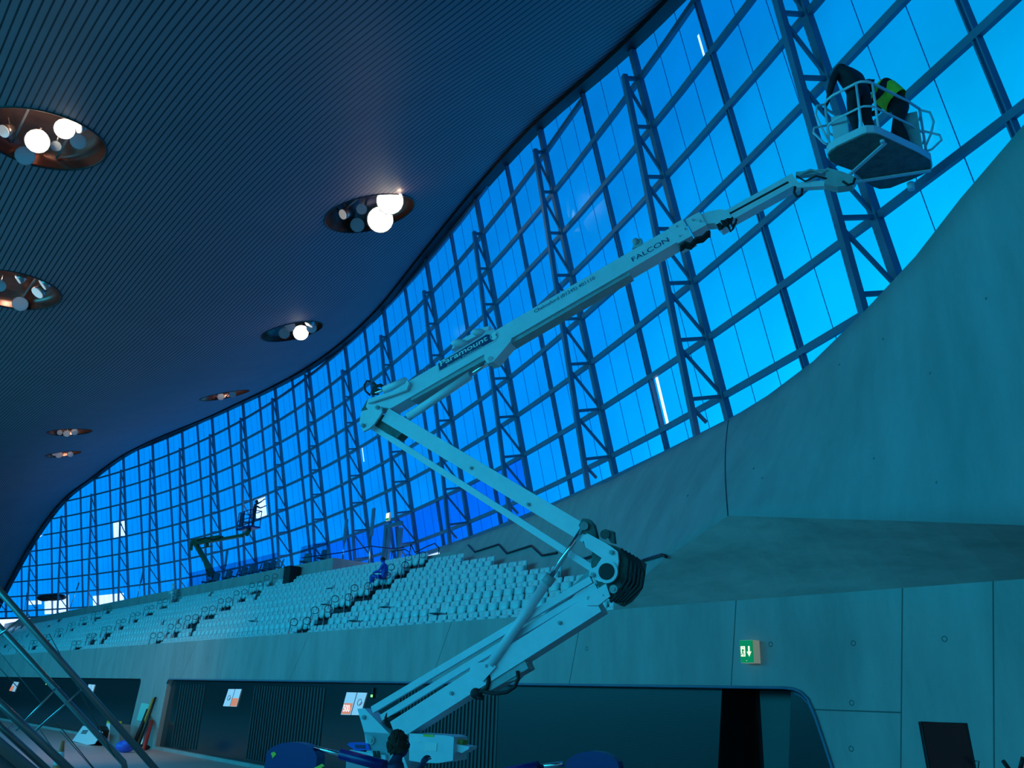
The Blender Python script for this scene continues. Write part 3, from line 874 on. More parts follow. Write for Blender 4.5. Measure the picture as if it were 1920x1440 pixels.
# stair handrail hoops
def hoop(h=1.0):
    P = [Vector((0, 0, 0)), Vector((0, 0, h*.62)), Vector((.02, 0, h*.8))]
    for k in range(9):
        a = pi+k/8*2*pi*.86
        P.append(Vector((.14+.14*math.cos(a), 0, h*.95+.13*math.sin(-a))))
    m = MB(); m.tube(P, .015, 6); return m
HM = hoop().mesh('hoop_rail', 'handrail')
HM.transform(Matrix.Rotation(math.radians(62), 4, 'Z'))
LP = MB(); LP.cyl((0, 0, 0), (0, 0, .62), .026, 8); LM = LP.mesh('hoop_leg', 'steel')
for ai, a in enumerate(AISLES[:4]):
    for k in range(ROWS):
        if a < 12 and k > 6: continue
        for sd in (-1, 1):
            r = thing('stair_handrail', 'hooked handrail hoop on the %s side of the %s stairway from the right, %s' % ('left' if sd > 0 else 'right', ['nearest', 'second', 'third', 'fourth'][ai], ORD[k]), 'handrail',
                      group='stairway handrail hoops', mtx=FM @ Matrix.Translation((-(a+sd*.52), TREAD*k+.2, Z0+RISE*k)))
            for me, nm in ((HM, 'hoop_rail'), (LM, 'lower_post')):
                c = bpy.data.objects.new(nm, me); COL.objects.link(c); c.parent = r
# half steps in the stairways
m = MB()
for a in AISLES:
    for k in range(ROWS-1): m.box((-a, TREAD*(k+1)-.2, Z0+RISE*k+.125), (1.0, .4, .25))
structure(put(m, 'trim_6', 'stand_floor', world=False, origin=FM))
# ---------------------------------------------------------------- boom lift, all in one vertical plane
LA, LB = atw(740, 1400, 14.5), atw(1640, 290, 14.5)
LX = Vector((LB.x-LA.x, LB.y-LA.y, 0)).normalized()
LN = Vector((-LX.y, LX.x, 0))
if LN.y < 0: LN = -LN                     # away from the camera
def lp(px, py, off=0.):
    "pixel on the lift's plane, off metres behind it"
    d = ray(px, py); o = LA+LN*off
    return d*((o@LN)/(d@LN))
PXM = 14.5/FPX
def wm(px): return px*PXM*.98
def beam(m, a, b, hpx, dep, off=0., hpx2=None):
    "box section whose near face centre line runs a-b in pixels"
    A, B = lp(*a, off), lp(*b, off); x = (B-A).normalized(); y = LN; z = x.cross(y)
    if z.z < 0: z = -z
    h1, h2 = wm(hpx)/2, wm(hpx2 or hpx)/2
    vs = [A-z*h1, B-z*h2, B+z*h2, A+z*h1]; m.add(vs+[v+LN*dep for v in vs], [(0, 1, 2, 3), (7, 6, 5, 4), (0, 4, 5, 1), (1, 5, 6, 2), (2, 6, 7, 3), (3, 7, 4, 0)])
def plate(m, pts, dep, off=0.): m.prism([lp(x, y, off) for x, y in pts], LN*dep)
def bolt(m, x, y, r=.035, off=0.): p = lp(x, y, off); m.cyl(p-LN*.03, p+LN*.01, r, 10); m.cyl(p-LN*.05, p, r*.5, 6)
lift = thing('boom_lift', 'white articulated spider boom lift with blue outriggers and raised basket, in front of the seats', 'boom lift', Vector((LA.x, LA.y, FLOOR)))
DEP = .42
# lower boom
m = MB(); beam(m, (738, 1371), (1118, 1129), 38, .36); plate(m, [(878, 1266), (884, 1244), (921, 1240), (930, 1250), (905, 1278)], .05, -.05)
m.cur = 1; beam(m, (900, 1291), (985, 1241), 26, .30, .03); plate(m, [(960, 1262), (990, 1240), (985, 1255), (965, 1275), (930, 1285)], .2, .06)
m.cur = 0
plate(m, [(1100, 1135), (1108, 1112), (1136, 1094), (1144, 1118), (1122, 1135)], .05, -.05)
lb = put(m, 'lower_boom', ['lift_paint', 'lift_grey'], lift)
m = MB()
for p in ((1050, 1168), (1105, 1122), (1133, 1117), (847, 1300)): bolt(m, *p)
bolt(m, 915, 1249, .07)
put(m, 'pivot_pin', 'lift_grey', lb)
m = MB(); beam(m, (697, 1331), (1108, 1086), 13, .08, .04); put(m, 'levelling_link', 'lift_paint', lift)
m = MB(); beam(m, (714, 1346), (1118, 1100), 12, .08, .10); put(m, 'levelling_link', 'lift_paint', lift)
m = MB(); beam(m, (985, 1195), (1120, 1060), 12, .10, .34); put(m, 'levelling_link', 'lift_grey', lift)
# cylinder of the elbow
m = MB(); m.cyl(lp(920, 1246, -.02), lp(1031, 1084, -.02), .082, 14); cy = put(m, 'lift_cylinder', 'lift_paint', lift)
m = MB(); m.cyl(lp(1031, 1084, -.02), lp(1095, 986, -.02), .042, 12); put(m, 'piston_rod', 'chrome', cy)
m = MB(); m.cyl(lp(1024, 1094, -.02), lp(1034, 1080, -.02), .095, 14); put(m, 'end_cap', 'lift_grey', cy)
m = MB(); m.cyl(lp(1095, 986, -.1), lp(1095, 986, .14), .07, 12); put(m, 'rod_eye', 'lift_grey', cy)
# mid boom
m = MB(); beam(m, (722, 777), (1100, 1003), 32, .32)
mbm = put(m, 'middle_boom', 'lift_paint', lift)
m = MB()
for p in ((884, 878), (991, 946), (1111, 1022)): bolt(m, *p)
put(m, 'pivot_pin', 'lift_grey', mbm)
m = MB(); beam(m, (690, 795), (1112, 1067), 13, .1, .1); put(m, 'levelling_link', 'lift_paint', lift)
# elbow knuckle
m = MB()
plate(m, [(1092, 1006), (1102, 1000), (1142, 1022), (1158, 1034), (1160, 1052), (1156, 1080), (1140, 1092), (1122, 1090), (1104, 1078), (1106, 1068), (1118, 1062), (1128, 1046), (1098, 1026)], .06, -.08)
m.cur = 1
plate(m, [(1128, 1016), (1160, 1026), (1192, 1044), (1203, 1052), (1200, 1075), (1196, 1098), (1188, 1110), (1176, 1124), (1160, 1134), (1140, 1122), (1122, 1100), (1108, 1060), (1112, 1020)], .30, .05)
kn = put(m, 'elbow_knuckle', ['lift_paint', 'lift_dark'], lift)
m = MB(); cc = lp(1138, 1072, -.09)
m.cyl(cc-LN*.02, cc+LN*.06, .185, 24); m.cur = 1; m.cyl(cc-LN*.03, cc-LN*.015, .135, 24)
put(m, 'pivot_bore', ['lift_paint', 'black'], kn)
m = MB()
for p in ((1147, 1036), (1112, 1078)): bolt(m, *p, .04, -.09)
bolt(m, 1151, 1105, .07, -.09); put(m, 'knuckle_bolts', 'lift_grey', kn)
m = MB()
for k in range(5):
    x = 1165+k*7; P = [lp(x, 1030+k*4, .0), lp(x+14, 1050+k*6, -.06), lp(x+10, 1085+k*4, -.08), lp(x-6, 1115, -.05), lp(x-20, 1128, .0)]
    Q = []
    for a in range(13): f = a/12*4; Q.append(lerpl(P, f))
    m.tube(Q, .028, 7)
for (x, y) in ((1170, 1090), (1186, 1080), (1178, 1108), (1162, 1112)): m.cyl(lp(x, y, -.09), lp(x, y, .2), .06, 10)
put(m, 'hydraulic_hoses', 'rubber', kn)
m = MB(); plate(m, [(1085, 985), (1092, 972), (1104, 973), (1112, 982), (1118, 1006), (1111, 1012), (1104, 998), (1094, 1002)], .16, -.02)
plate(m, [(1128, 1000), (1135, 992), (1150, 996), (1152, 1018), (1144, 1016), (1138, 1004)], .12, .06)
m.cyl(lp(1134, 1002, .0), lp(1134, 1002, .2), .08, 12); put(m, 'cylinder_bracket', 'lift_dark', kn)
# top knuckle
m = MB()
plate(m, [(674, 793), (677, 771), (694, 767), (702, 764), (715, 762), (716, 773), (709, 784), (702, 794), (693, 803), (681, 809)], .05, -.08)
plate(m, [(686, 762), (690, 748), (724, 744), (733, 766), (716, 764), (705, 768), (692, 772)], .30, .0)
m.cur = 1; plate(m, [(700, 796), (712, 776), (735, 782), (760, 805), (744, 822), (724, 812)], .26, .06)
plate(m, [(676, 772), (688, 750), (700, 756), (692, 770)], .25, .02)
tk = put(m, 'top_knuckle', ['lift_paint', 'lift_dark'], lift)
for q in ((708, 764), (681, 798)):
    m = MB(); bolt(m, *q, .045, -.09); put(m, 'pivot_pin', 'lift_grey', tk)
# main boom
m = MB(); beam(m, (728, 753), (1262, 441), 38, .34, .0)
m.cur = 1; beam(m, (770, 747), (925, 661), 12, .26, .04); beam(m, (930, 658), (1180, 512), 8, .26, .05)
bm_ = put(m, 'main_boom', ['lift_paint', 'lift_grey'], lift)
m = MB(); plate(m, [(689, 756), (693, 747), (755, 727), (763, 712), (767, 719), (762, 731), (735, 741)], .06, -.09); put(m, 'boom_mount', 'lift_paint', bm_)
m = MB(); m.cyl(lp(720, 731, .02), lp(762, 713, .02), .075, 12); m.cur = 1; m.cyl(lp(704, 737, .02), lp(722, 730, .02), .03, 8)
put(m, 'levelling_cylinder', ['lift_paint', 'chrome'], bm_)
m = MB(); P = [lp(694, 741), lp(685, 733), lp(683, 722), lp(688, 714), (lp(694, 715))]; m.tube(P, .02, 7)
m.tube([lp(700, 718), lp(706, 724), lp(714, 722), lp(720, 728)], .035, 7); plate(m, [(694, 738), (699, 723), (711, 729), (704, 738)], .1)
put(m, 'hose_loop', 'rubber', bm_)
m = MB(); plate(m, [(846, 655), (852, 644), (905, 614), (918, 611), (915, 618)], .25, .02); m.ell(lp(862, 644), (.18, .1, .08)); m.ell(lp(897, 623), (.14, .08, .07))
put(m, 'top_cover', 'lift_paint', bm_)
m = MB(); plate(m, [(908, 664), (960, 632), (957, 640), (925, 678), (914, 681), (908, 674)], .30, -.03); m.cyl(lp(919, 673, -.06), lp(919, 673, 0), .05, 10)
put(m, 'cylinder_lug', 'lift_paint', bm_)
m = MB(); m.cyl(lp(765, 782, .08), lp(882, 704, .08), .085, 14); cy = put(m, 'boom_cylinder', 'lift_paint', lift)
m = MB(); m.cyl(lp(880, 705, .08), lp(917, 678, .08), .04, 10); put(m, 'piston_rod', 'chrome', cy)
m = MB(); beam(m, (1262, 441), (1289, 426), 46, .40, -.03); beam(m, (1291, 424), (1318, 409), 36, .34, .0)
for q in ((1268, 425), (1284, 430), (1274, 443), (1298, 412), (1312, 414)): bolt(m, *q, .02, -.03)
put(m, 'boom_collar', 'lift_paint', bm_)
m = MB(); P = [(1275, 462), (1285, 455), (1295, 458), (1305, 447), (1318, 444), (1326, 436), (1332, 434)]
for o in range(3): m.tube([lp(x, y+o*4, .05*o) for x, y in P], .03, 6)
put(m, 'cable_chain', 'rubber', bm_)
m = MB(); plate(m, [(1185, 466), (1190, 452), (1202, 446), (1204, 460)], .12); m.ell(lp(1192, 453), (.07, .06, .07)); put(m, 'guide_roller', 'lift_grey', bm_)
# jib
m = MB(); plate(m, [(1312, 402), (1330, 396), (1352, 392), (1366, 396), (1372, 408), (1362, 424), (1352, 430), (1340, 418), (1322, 420)], .22, .04)
jk = put(m, 'jib_knuckle', 'lift_paint', lift)
m = MB()
for a in range(7):
    x, y = 1345+a*4, 418+random.randint(0, 12); m.tube([lp(x, y-6, .02), lp(x+5, y+4, -.02), lp(x+10, y-2, .04), lp(x+12, y-10, .05)], .022, 6)
put(m, 'hydraulic_hoses', 'rubber', jk)
m = MB(); beam(m, (1363, 405), (1491, 334), 27, .24, .06); jb = put(m, 'jib', 'lift_paint', lift)
m = MB(); beam(m, (1365, 402), (1478, 341), 4, .01, .05); put(m, 'cable_slot', 'rubber', jb)
m = MB(); beam(m, (1492, 326), (1550, 320), 9, .1, .06); m.tube([lp(1500, 325), lp(1520, 318), lp(1540, 324), lp(1552, 320)], .018, 6); put(m, 'basket_link', 'lift_grey', lift)
m = MB(); beam(m, (1490, 347), (1585, 341), 12, .12, .06); put(m, 'basket_link', 'lift_paint', lift)
m = MB(); plate(m, [(1545, 345), (1550, 314), (1566, 318), (1580, 322), (1606, 332), (1598, 346), (1570, 350)], .2, .0); put(m, 'basket_bracket', 'lift_grey', lift)
m = MB(); m.tube([lp(1491, 350), lp(1489, 361), lp(1494, 369), lp(1503, 366), lp(1504, 354)], .022, 7); m.tube([lp(1580, 340), lp(1590, 347), lp(1600, 344), lp(1603, 334)], .022, 7); m.tube([lp(1493, 330), lp(1510, 340), lp(1530, 330), lp(1550, 335)], .018, 6)
put(m, 'hose_loop', 'rubber', lift)
# basket
ZB = lp(1600, 300).z
BP = [(1551, 291), (1556, 284), (1567, 276), (1616, 253), (1625, 250), (1640, 250), (1650, 253), (1722, 287), (1747, 302), (1749, 312), (1746, 322), (1711, 338), (1690, 346), (1670, 354), (1650, 356), (1638, 352), (1620, 341), (1596, 320), (1568, 310), (1554, 302)]
fl = [atz(x, y, ZB) for x, y in BP]
fc = sum(fl, Vector())/len(fl)
bk = put(MB(), 'basket', 'lift_grey', lift) if False else None
m = MB(); m.prism([p+UPZ*.02 for p in fl], (0, 0, .14)); m.cur = 1; m.prism([fc.lerp(p, .97) for p in fl], (0, 0, .02)); m.cur = 0
a1, b1 = fl[0].lerp(fl[1], .5), fl[9]
for f, g in (((1586, 332), (1660, 266)), ((1600, 340), (1745, 318))): m.bar(atz(*f, ZB)-UPZ*.02, atz(*g, ZB)-UPZ*.02, .06, .03)
m.cyl(atz(1707, 343, ZB), atz(1707, 343, ZB)-UPZ*.14, .06, 10); m.cyl(atz(1654, 263, ZB), atz(1654, 263, ZB)-UPZ*.05, .04, 8)
deck = put(m, 'basket_floor', ['lift_paint', 'lift_dark'], lift)
ins = [fc.lerp(p, .93) for p in fl]
def closest_loop(z, k0=0, k1=None): return [p+UPZ*z for p in ins]
# guard rails along the outline (open at the working side nearest the wall), posts
m = MB(); m.tube(closest_loop(1.08), .024, 7, closed=True); put(m, 'top_rail', 'lift_paint', lift)
m = MB(); m.tube(closest_loop(.58), .020, 7, closed=True); put(m, 'middle_rail', 'lift_paint', lift)
for k in (0, 3, 6, 8, 11, 14, 17):
    m = MB(); m.cyl(ins[k]+UPZ*.12, ins[k]+UPZ*1.08, .022, 7); put(m, 'rail_post', 'lift_paint', lift)
# looped grab rails at both ends
for (c0, dr) in ((ins[8], (ins[8]-fc).normalized()), (ins[0], (ins[0]-fc).normalized())):
    dr.z = 0
    m = MB(); m.tube([c0+UPZ*1.06, c0+dr*.16+UPZ*1.0, c0+dr*.2+UPZ*.8, c0+dr*.12+UPZ*.55, c0+UPZ*.3], .02, 7)
    m.tube([c0+UPZ*.62, c0+dr*.26+UPZ*.52, c0+dr*.28+UPZ*.42, c0+dr*.1+UPZ*.24, c0+UPZ*.2], .02, 7)
    put(m, 'grab_rail', 'lift_paint', lift)
m = MB(); c0 = fc.lerp(ins[9], .72); m.bar(c0+UPZ*.15, c0+UPZ*.9, .5, .3, LX); put(m, 'control_box', 'lift_grey', lift)
m = MB(); c0 = fc.lerp(ins[0], .72); m.bar(c0+UPZ*.15, c0+UPZ*.75, .34, .25, LX); put(m, 'tool_panel', 'lift_paint', lift)
# turret, battery box, trays
m = MB(); plate(m, [(670, 1329), (683, 1328), (731, 1377), (733, 1420), (700, 1418), (683, 1374)], .34, -.02)
plate(m, [(683, 1372), (740, 1376), (765, 1440), (770, 1520), (700, 1520)], .5, -.02); tr = put(m, 'turret', 'lift_paint', lift)
m = MB(); bolt(m, 683, 1345, .04, -.02); bolt(m, 697, 1388, .07, -.02); put(m, 'pivot_pin', 'lift_grey', tr)
m = MB()
q = [lp(767, 1375), lp(837, 1379), lp(829, 1405), lp(820, 1431), lp(790, 1430), lp(767, 1426)]; m.prism(q, LN*.7)
m.prism([lp(837, 1379), lp(851, 1382), lp(849, 1426), lp(820, 1431)], LN*.5)
bx = put(m, 'battery_box', 'lift_paint', lift)
m = MB(); plate(m, [(793, 1376.5), (814, 1378), (812, 1382), (794, 1381)], .01, -.012); put(m, 'warning_label', 'yellow', bx)
m = MB(); plate(m, [(796, 1392), (819, 1393), (818, 1408), (796, 1408)], .01, -.012); plate(m, [(776, 1390), (788, 1390), (788, 1392), (776, 1392)], .01, -.012); put(m, 'data_plate', 'white', bx)
m = MB(); plate(m, [(850, 1394), (880, 1400), (879, 1404), (866, 1412), (852, 1408)], .3, .1); m.cur = 1; plate(m, [(855, 1392), (858, 1386), (868, 1388), (866, 1397)], .2, .15)
put(m, 'side_tray', ['lift_paint', 'pole_yellow'], lift)
m = MB(); plate(m, [(650, 1410), (656, 1406), (722, 1416), (724, 1445), (648, 1445)], .5, -.1); put(m, 'engine_cover', 'lift_paint', lift)
m = MB(); plate(m, [(650, 1396), (656, 1392), (690, 1394), (694, 1406), (668, 1408)], .3, -.05); m.cur = 1; plate(m, [(665, 1396), (684, 1397), (684, 1404), (666, 1403)], .01, -.06)
put(m, 'document_box', ['cloth_blue', 'sticker_navy'], lift)
m = MB()
for x in (699, 706): plate(m, [(x, 1408), (x+5, 1408), (x+6, 1424), (x+1, 1424)], .02, -.13)
put(m, 'strap', 'rubber', lift)
m = MB(); c0 = lp(740, 1480); c0.z = FLOOR+.85
m.bar(c0-LX*1.3+LN*.3, c0+LX*1.3+LN*.3, .8, .5); m.cyl(Vector((c0.x, c0.y, c0.z))+LN*.3, Vector((c0.x, c0.y, lp(740, 1440).z))+LN*.3, .3, 20)
put(m, 'chassis', 'lift_grey', lift)
for o in (-.25, .85):
    m = MB(); a = c0-LX*1.0+LN*o; b = c0+LX*1.0+LN*o; pts = []
    for k in range(9): an = pi/2+k/8*pi; pts.append(Vector((0, 0, 0))+LX*(.28*math.cos(an))+UPZ*(.28*math.sin(an)))
    loop = [a+p for p in pts]+[b-p for p in pts]; loop = [Vector((p.x, p.y, p.z-c0.z+FLOOR+.28)) for p in loop]
    m.prism(loop, LN*.3); put(m, 'crawler_track', 'rubber', lift)
def outrigger(kx, ky, rpx, off, sgn, rod, sleeve, stickers):
    nm = 'outrigger'
    m = MB(); pts = []
    for k in range(11):
        a = pi*(1.05-k/10*1.05); pts.append((kx+rpx*1.05*math.cos(a), ky-rpx*.62*math.sin(a)))
    pts += [(kx+rpx*1.0, ky+20), (kx+rpx*.7, ky+44), (kx-rpx*.9, ky+60), (kx-rpx*1.15, ky+30)]
    plate(m, pts, .22, off)
    foot = lp(kx-sgn*rpx*1.3, ky+60, off+.1); fb = Vector((foot.x, foot.y, FLOOR+.05))
    m.bar(lp(kx-sgn*rpx*.8, ky+40, off+.1), fb, .16, .16)
    o = put(m, nm, 'navy', lift)
    m = MB(); m.cyl(fb-UPZ*.05, fb+UPZ*.03, .2, 18); put(m, 'foot_pad', 'rubber', o)
    m = MB(); m.cyl(lp(*rod[0], off+.05), lp(*rod[1], off+.05), .035, 10); put(m, 'piston_rod', 'chrome', o)
    m = MB(); m.cyl(lp(*sleeve[0], off+.05), lp(*sleeve[1], off+.05), .085, 12); put(m, 'sleeve', 'navy', o)
    for st in stickers:
        m = MB(); plate(m, st, .01, off-.012); put(m, 'reflector', 'yellow', o)
outrigger(546, 1420, 46, -1.2, 1, ((590, 1402), (642, 1415)), ((640, 1414), (722, 1436)), [[(508, 1412), (514, 1409), (518, 1414), (511, 1422)], [(588, 1440), (604, 1432), (608, 1436), (596, 1444)]])
outrigger(1110, 1438, 48, -1.2, -1, ((1056, 1432), (1008, 1438)), ((1010, 1438), (940, 1452)), [])
m = MB(); m.ell(lp(738, 1348, .22), (.17, .1, .12)); m.cyl(lp(738, 1348, .16), lp(738, 1348, .3), .16, 14)
put(m, 'hose_reel', 'black', lift)
m = MB(); m.tube([lp(915, 1260), lp(917, 1275), lp(913, 1290), lp(900, 1298)], .035, 7)
m.tube([lp(905, 1296), lp(930, 1301), lp(950, 1298), lp(965, 1288), lp(972, 1272), lp(970, 1258)], .032, 7)
m.tube([lp(890, 1296, .1), lp(900, 1302), lp(894, 1306), lp(905, 1310)], .03, 6); m.ell(lp(895, 1300, .05), (.12, .1, .1))
put(m, 'hose_loop', 'rubber', lift)
# lettering on the main boom
def text(body, a, b, hpx, mtn, parent, off=-.004, bold=0., shear=0., name='lettering', conv=lp, nrm=None, hm=None, ext=.002):
    "flat letters whose base line runs from pixel a to pixel b"
    A, B = conv(*a, off), conv(*b, off); x = (B-A); L = x.length; x.normalize()
    n = -(nrm or LN); y = n.cross(x)
    c = bpy.data.curves.new(name, 'FONT'); c.body = body; c.size = 1; c.offset = bold; c.shear = shear; c.extrude = 0
    o = bpy.data.objects.new('tmp', c); COL.objects.link(o); bpy.context.view_layer.update()
    me = bpy.data.meshes.new_from_object(o.evaluated_get(bpy.context.evaluated_depsgraph_get()))
    xs = [v.co.x for v in me.vertices]; ys = [v.co.y for v in me.vertices]
    w, h = max(xs)-min(xs), .72
    H = hm if hm else wm(hpx)
    mtx = Matrix.Translation(A) @ Matrix((x, y, n)).transposed().to_4x4() @ Matrix.Diagonal((L/w, H/h, 1, 1)) @ Matrix.Translation((-min(xs), 0, ext))
    me.transform(mtx); me.transform(parent_world(parent).inverted())
    me.materials.clear(); me.materials.append(MATS[mtn])
    bpy.data.objects.remove(o); r = bpy.data.objects.new(name, me); COL.objects.link(r); r.parent = parent; return r
text('FALCON', (1187, 491), (1255, 452), 11, 'sticker_navy', bm_)
text('Chelmsford (01245) 401110', (1003, 587), (1116, 523), 8, 'sticker_navy', bm_)
text('AP179', (781, 705), (809, 690), 10, 'sticker_navy', bm_)
m = MB(); plate(m, [(819.5, 681), (822, 698), (929, 640), (932, 624), (926, 618), (912, 620), (903, 630)], .004, -.005)
stk = put(m, 'brand_sticker', 'sticker_silver', bm_)
m = MB(); plate(m, [(821.5, 682), (824, 695), (926, 638), (929, 628), (912, 627), (904, 632)], .003, -.009); put(m, 'sticker_ground', 'sticker_navy', stk)
m = MB(); pc = lp(926, 630, -.012); m.cyl(pc-LN*.002, pc, .085, 18); m.cur = 1; m.cyl(pc-LN*.004, pc-LN*.002, .065, 18); put(m, 'sticker_emblem', ['sticker_silver', 'sticker_navy'], stk)
m = MB(); plate(m, [(923, 637), (921, 628), (925, 622), (931, 622), (929, 628), (932, 631), (928, 636)], .002, -.019); put(m, 'emblem_figure', 'white', stk)
text('Paramount', (826, 687), (915, 637), 12, 'white', stk, off=-.013, bold=.02, shear=.1)
text('Access Platforms', (838, 688), (904, 650), 5, 'sticker_silver', stk, off=-.013)
# ---------------------------------------------------------------- people
def skin_mesh(chains, mats_by, name, subd=2):
    "chains: list of lists of (point, radius, material index); first point of the first chain is the root"
    verts, edges, rad, mi = [], [], [], []; key = {}
    for ch in chains:
        prev = None
        for p, r, k in ch:
            kk = tuple(round(c, 4) for c in p)
            if kk not in key: key[kk] = len(verts); verts.append(kk); rad.append(r); mi.append(k)
            i = key[kk]
            if prev is not None and prev != i: edges.append((prev, i))
            prev = i
    me = bpy.data.meshes.new(name); me.from_pydata(verts, edges, [])
    o = bpy.data.objects.new('tmp_body', me); COL.objects.link(o)
    sk = o.modifiers.new('s', 'SKIN'); sk.use_smooth_shade = True; sk.branch_smoothing = .3
    sv_ = me.skin_vertices[0].data
    for i, r in enumerate(rad): sv_[i].radius = (r, r); sv_[i].use_root = (i == 0)
    sb = o.modifiers.new('d', 'SUBSURF'); sb.levels = subd; sb.render_levels = subd
    bpy.context.view_layer.update()
    out = bpy.data.meshes.new_from_object(o.evaluated_get(bpy.context.evaluated_depsgraph_get()))
    bpy.data.objects.remove(o)
    out.materials.clear()
    for mm in mats_by: out.materials.append(MATS[mm])
    segs = []
    for a, b in edges: segs.append((Vector(verts[a]), Vector(verts[b]), mi[a], mi[b]))
    for f in out.polygons:
        c = f.center; best = None
        for A, B, ka, kb in segs:
            d = B-A; t = max(0, min(1, (c-A).dot(d)/max(d.dot(d), 1e-9))); dd = (A+d*t-c).length
            if best is None or dd < best[0]: best = (dd, kb if t > .35 else ka)
        f.material_index = best[1]; f.use_smooth = True
    return out
def person(name_label, J, mats_by, loc, face, group=None, hair=None, hat=None, scale=1., extra=None, bulk=1.):
    """J: joints in the person's frame, X to their left-right, Y forward, Z up. keys: pelvis chest neck head(centre) look
    shoulder/elbow/wrist/hip/knee/ankle with suffix l, r. materials: 0 top, 1 trousers, 2 skin, 3 shoes, 4 head cover"""
    V = {k: Vector(v) for k, v in J.items()}
    ch = []
    pel, che, nek = V['pelvis'], V['chest'], V['neck']; mid = pel.lerp(che, .5)
    ch.append([(pel, .145, 1), (mid, .135, 0), (che, .165, 0), (nek.lerp(che, .35), .10, 0), (nek, .058, 2), (V['head']-UPZ*.06, .07, 2)])
    for s in 'lr':
        sh, el, wr = V['shoulder_'+s], V['elbow_'+s], V['wrist_'+s]
        ch.append([(che, .165, 0), (sh, .075, 0), (sh.lerp(el, .5), .057, 0), (el, .047, 0), (el.lerp(wr, .5), .042, 0), (wr, .03, 2)])
        d = (wr-el).normalized(); q = d.orthogonal().normalized(); w2 = d.cross(q)
        palm = wr+d*.06; ch.append([(wr, .03, 2), (palm, .034, 2)])
        for f in range(4):
            o = q*(.024*(f-1.5)); L = (.075, .085, .08, .062)[f]
            k1 = palm+d*.025+o; k2 = k1+d*(L*.5)+w2*.012; k3 = k2+d*(L*.35)+w2*.028
            ch.append([(palm, .034, 2), (k1, .011, 2), (k2, .009, 2), (k3, .008, 2)])
        t1 = wr+d*.03+q*.038; t2 = t1+d*.035+q*.018+w2*.015; ch.append([(wr, .03, 2), (t1, .012, 2), (t2, .010, 2)])
        hp, kn_, an = V['hip_'+s], V['knee_'+s], V['ankle_'+s]
        toe = an+Vector(J.get('toe_'+s, (0, .16, -.05)))
        ch.append([(pel, .145, 1), (hp, .10, 1), (hp.lerp(kn_, .5), .082, 1), (kn_, .062, 1), (kn_.lerp(an, .45), .058, 1), (an, .042, 3), (an.lerp(toe, .5)-UPZ*.02, .045, 3), (toe, .035, 3)])
    ch = [[(p, r*(bulk if k in (0, 1) and r > .035 else 1), k) for p, r, k in c] for c in ch]
    me = skin_mesh(ch, mats_by, 'body')
    # head
    H = V['head']; look = Vector(J.get('look', (0, 1, 0))).normalized(); up = Vector(J.get('headup', (0, 0, 1)))
    xx = look.cross(up).normalized(); up = xx.cross(look)
    hb = MB(); hb.smooth = True
    nu, nv = 20, 16; vs = []; fs = []
    for i in range(nv+1):
        th = pi*i/nv
        for j in range(nu):
            ph = 2*pi*j/nu; x, y, z = math.sin(th)*math.cos(ph), math.sin(th)*math.sin(ph), math.cos(th)
            rx = .075*(1-.28*max(0, -z)); ry = .098*(1-.10*max(0, -z)); rz = .122
            X, Y, Z = x*rx, y*ry, z*rz
            if y > .75 and abs(x) < .3:
                if -.35 < z < .12: Y += .022*(1-abs(x)/.3)*(.5+.5*math.cos((z+.15)/.27*pi/2*1.2))     # nose
                if -.62 < z < -.5: Y += .006                                              # lips
            if y > .6 and .02 < z < .22 and .18 < abs(x) < .55: Y -= .012                       # eye sockets
            vs.append(H+xx*X+look*Y+up*Z)
    for i in range(nv):
        for j in range(nu): fs.append((i*nu+j, (i+1)*nu+j, (i+1)*nu+(j+1) % nu, i*nu+(j+1) % nu))
    hb.cur = 2; hb.add(vs, fs)
    for sx_ in (-1, 1):
        hb.ell(H+xx*(.078*sx_)-look*.005-up*.01, (.012, .022, .032), (xx, look, up), 8, 6)
    hm = hb.mesh('h', [mats_by[0]]*3)
    root = thing('person', name_label, 'person', group=group, mtx=Matrix.Translation(loc) @ Matrix.Rotation(face, 4, 'Z') @ Matrix.Scale(scale, 4))
    bm = bmesh.new(); bm.from_mesh(me); bm.from_mesh(hm)
    bm.to_mesh(me); bm.free()
    me.materials.clear()
    for mm in mats_by: me.materials.append(MATS[mm])
    b = bpy.data.objects.new('body', me); COL.objects.link(b); b.parent = root
    def part(nm, mb, mt):
        o = bpy.data.objects.new(nm, mb.mesh(nm, mt)); COL.objects.link(o); o.parent = root; return o
    for sx_ in (-1, 1):
        e = MB(); e.ell(H+xx*(.03*sx_)+look*.088+up*.012, (.013, .008, .009), (xx, look, up), 8, 6); part('eye', e, 'white')
    if hair:
        hr = MB(); hr.smooth = True; rnd = random.Random(3)
        vs = []; fs = []; nu, nv = 24, 12
        for i in range(nv+1):
            th = pi*.62*i/nv
            for j in range(nu):
                ph = 2*pi*j/nu; x, y, z = math.sin(th)*math.cos(ph), math.sin(th)*math.sin(ph), math.cos(th)
                k = 1+rnd.uniform(-.05, hair[1])
                if y > .5 and z < .35: k *= .86
                vs.append(H+xx*(x*(.088+hair[1]*.09)*k)+look*(y*(.108+hair[1]*.06)*k-.012)+up*(z*(.130+hair[1]*.12)*k+.006))
        for i in range(nv):
            for j in range(nu): fs.append((i*nu+j, (i+1)*nu+j, (i+1)*nu+(j+1) % nu, i*nu+(j+1) % nu))
        hr.add(vs, fs)
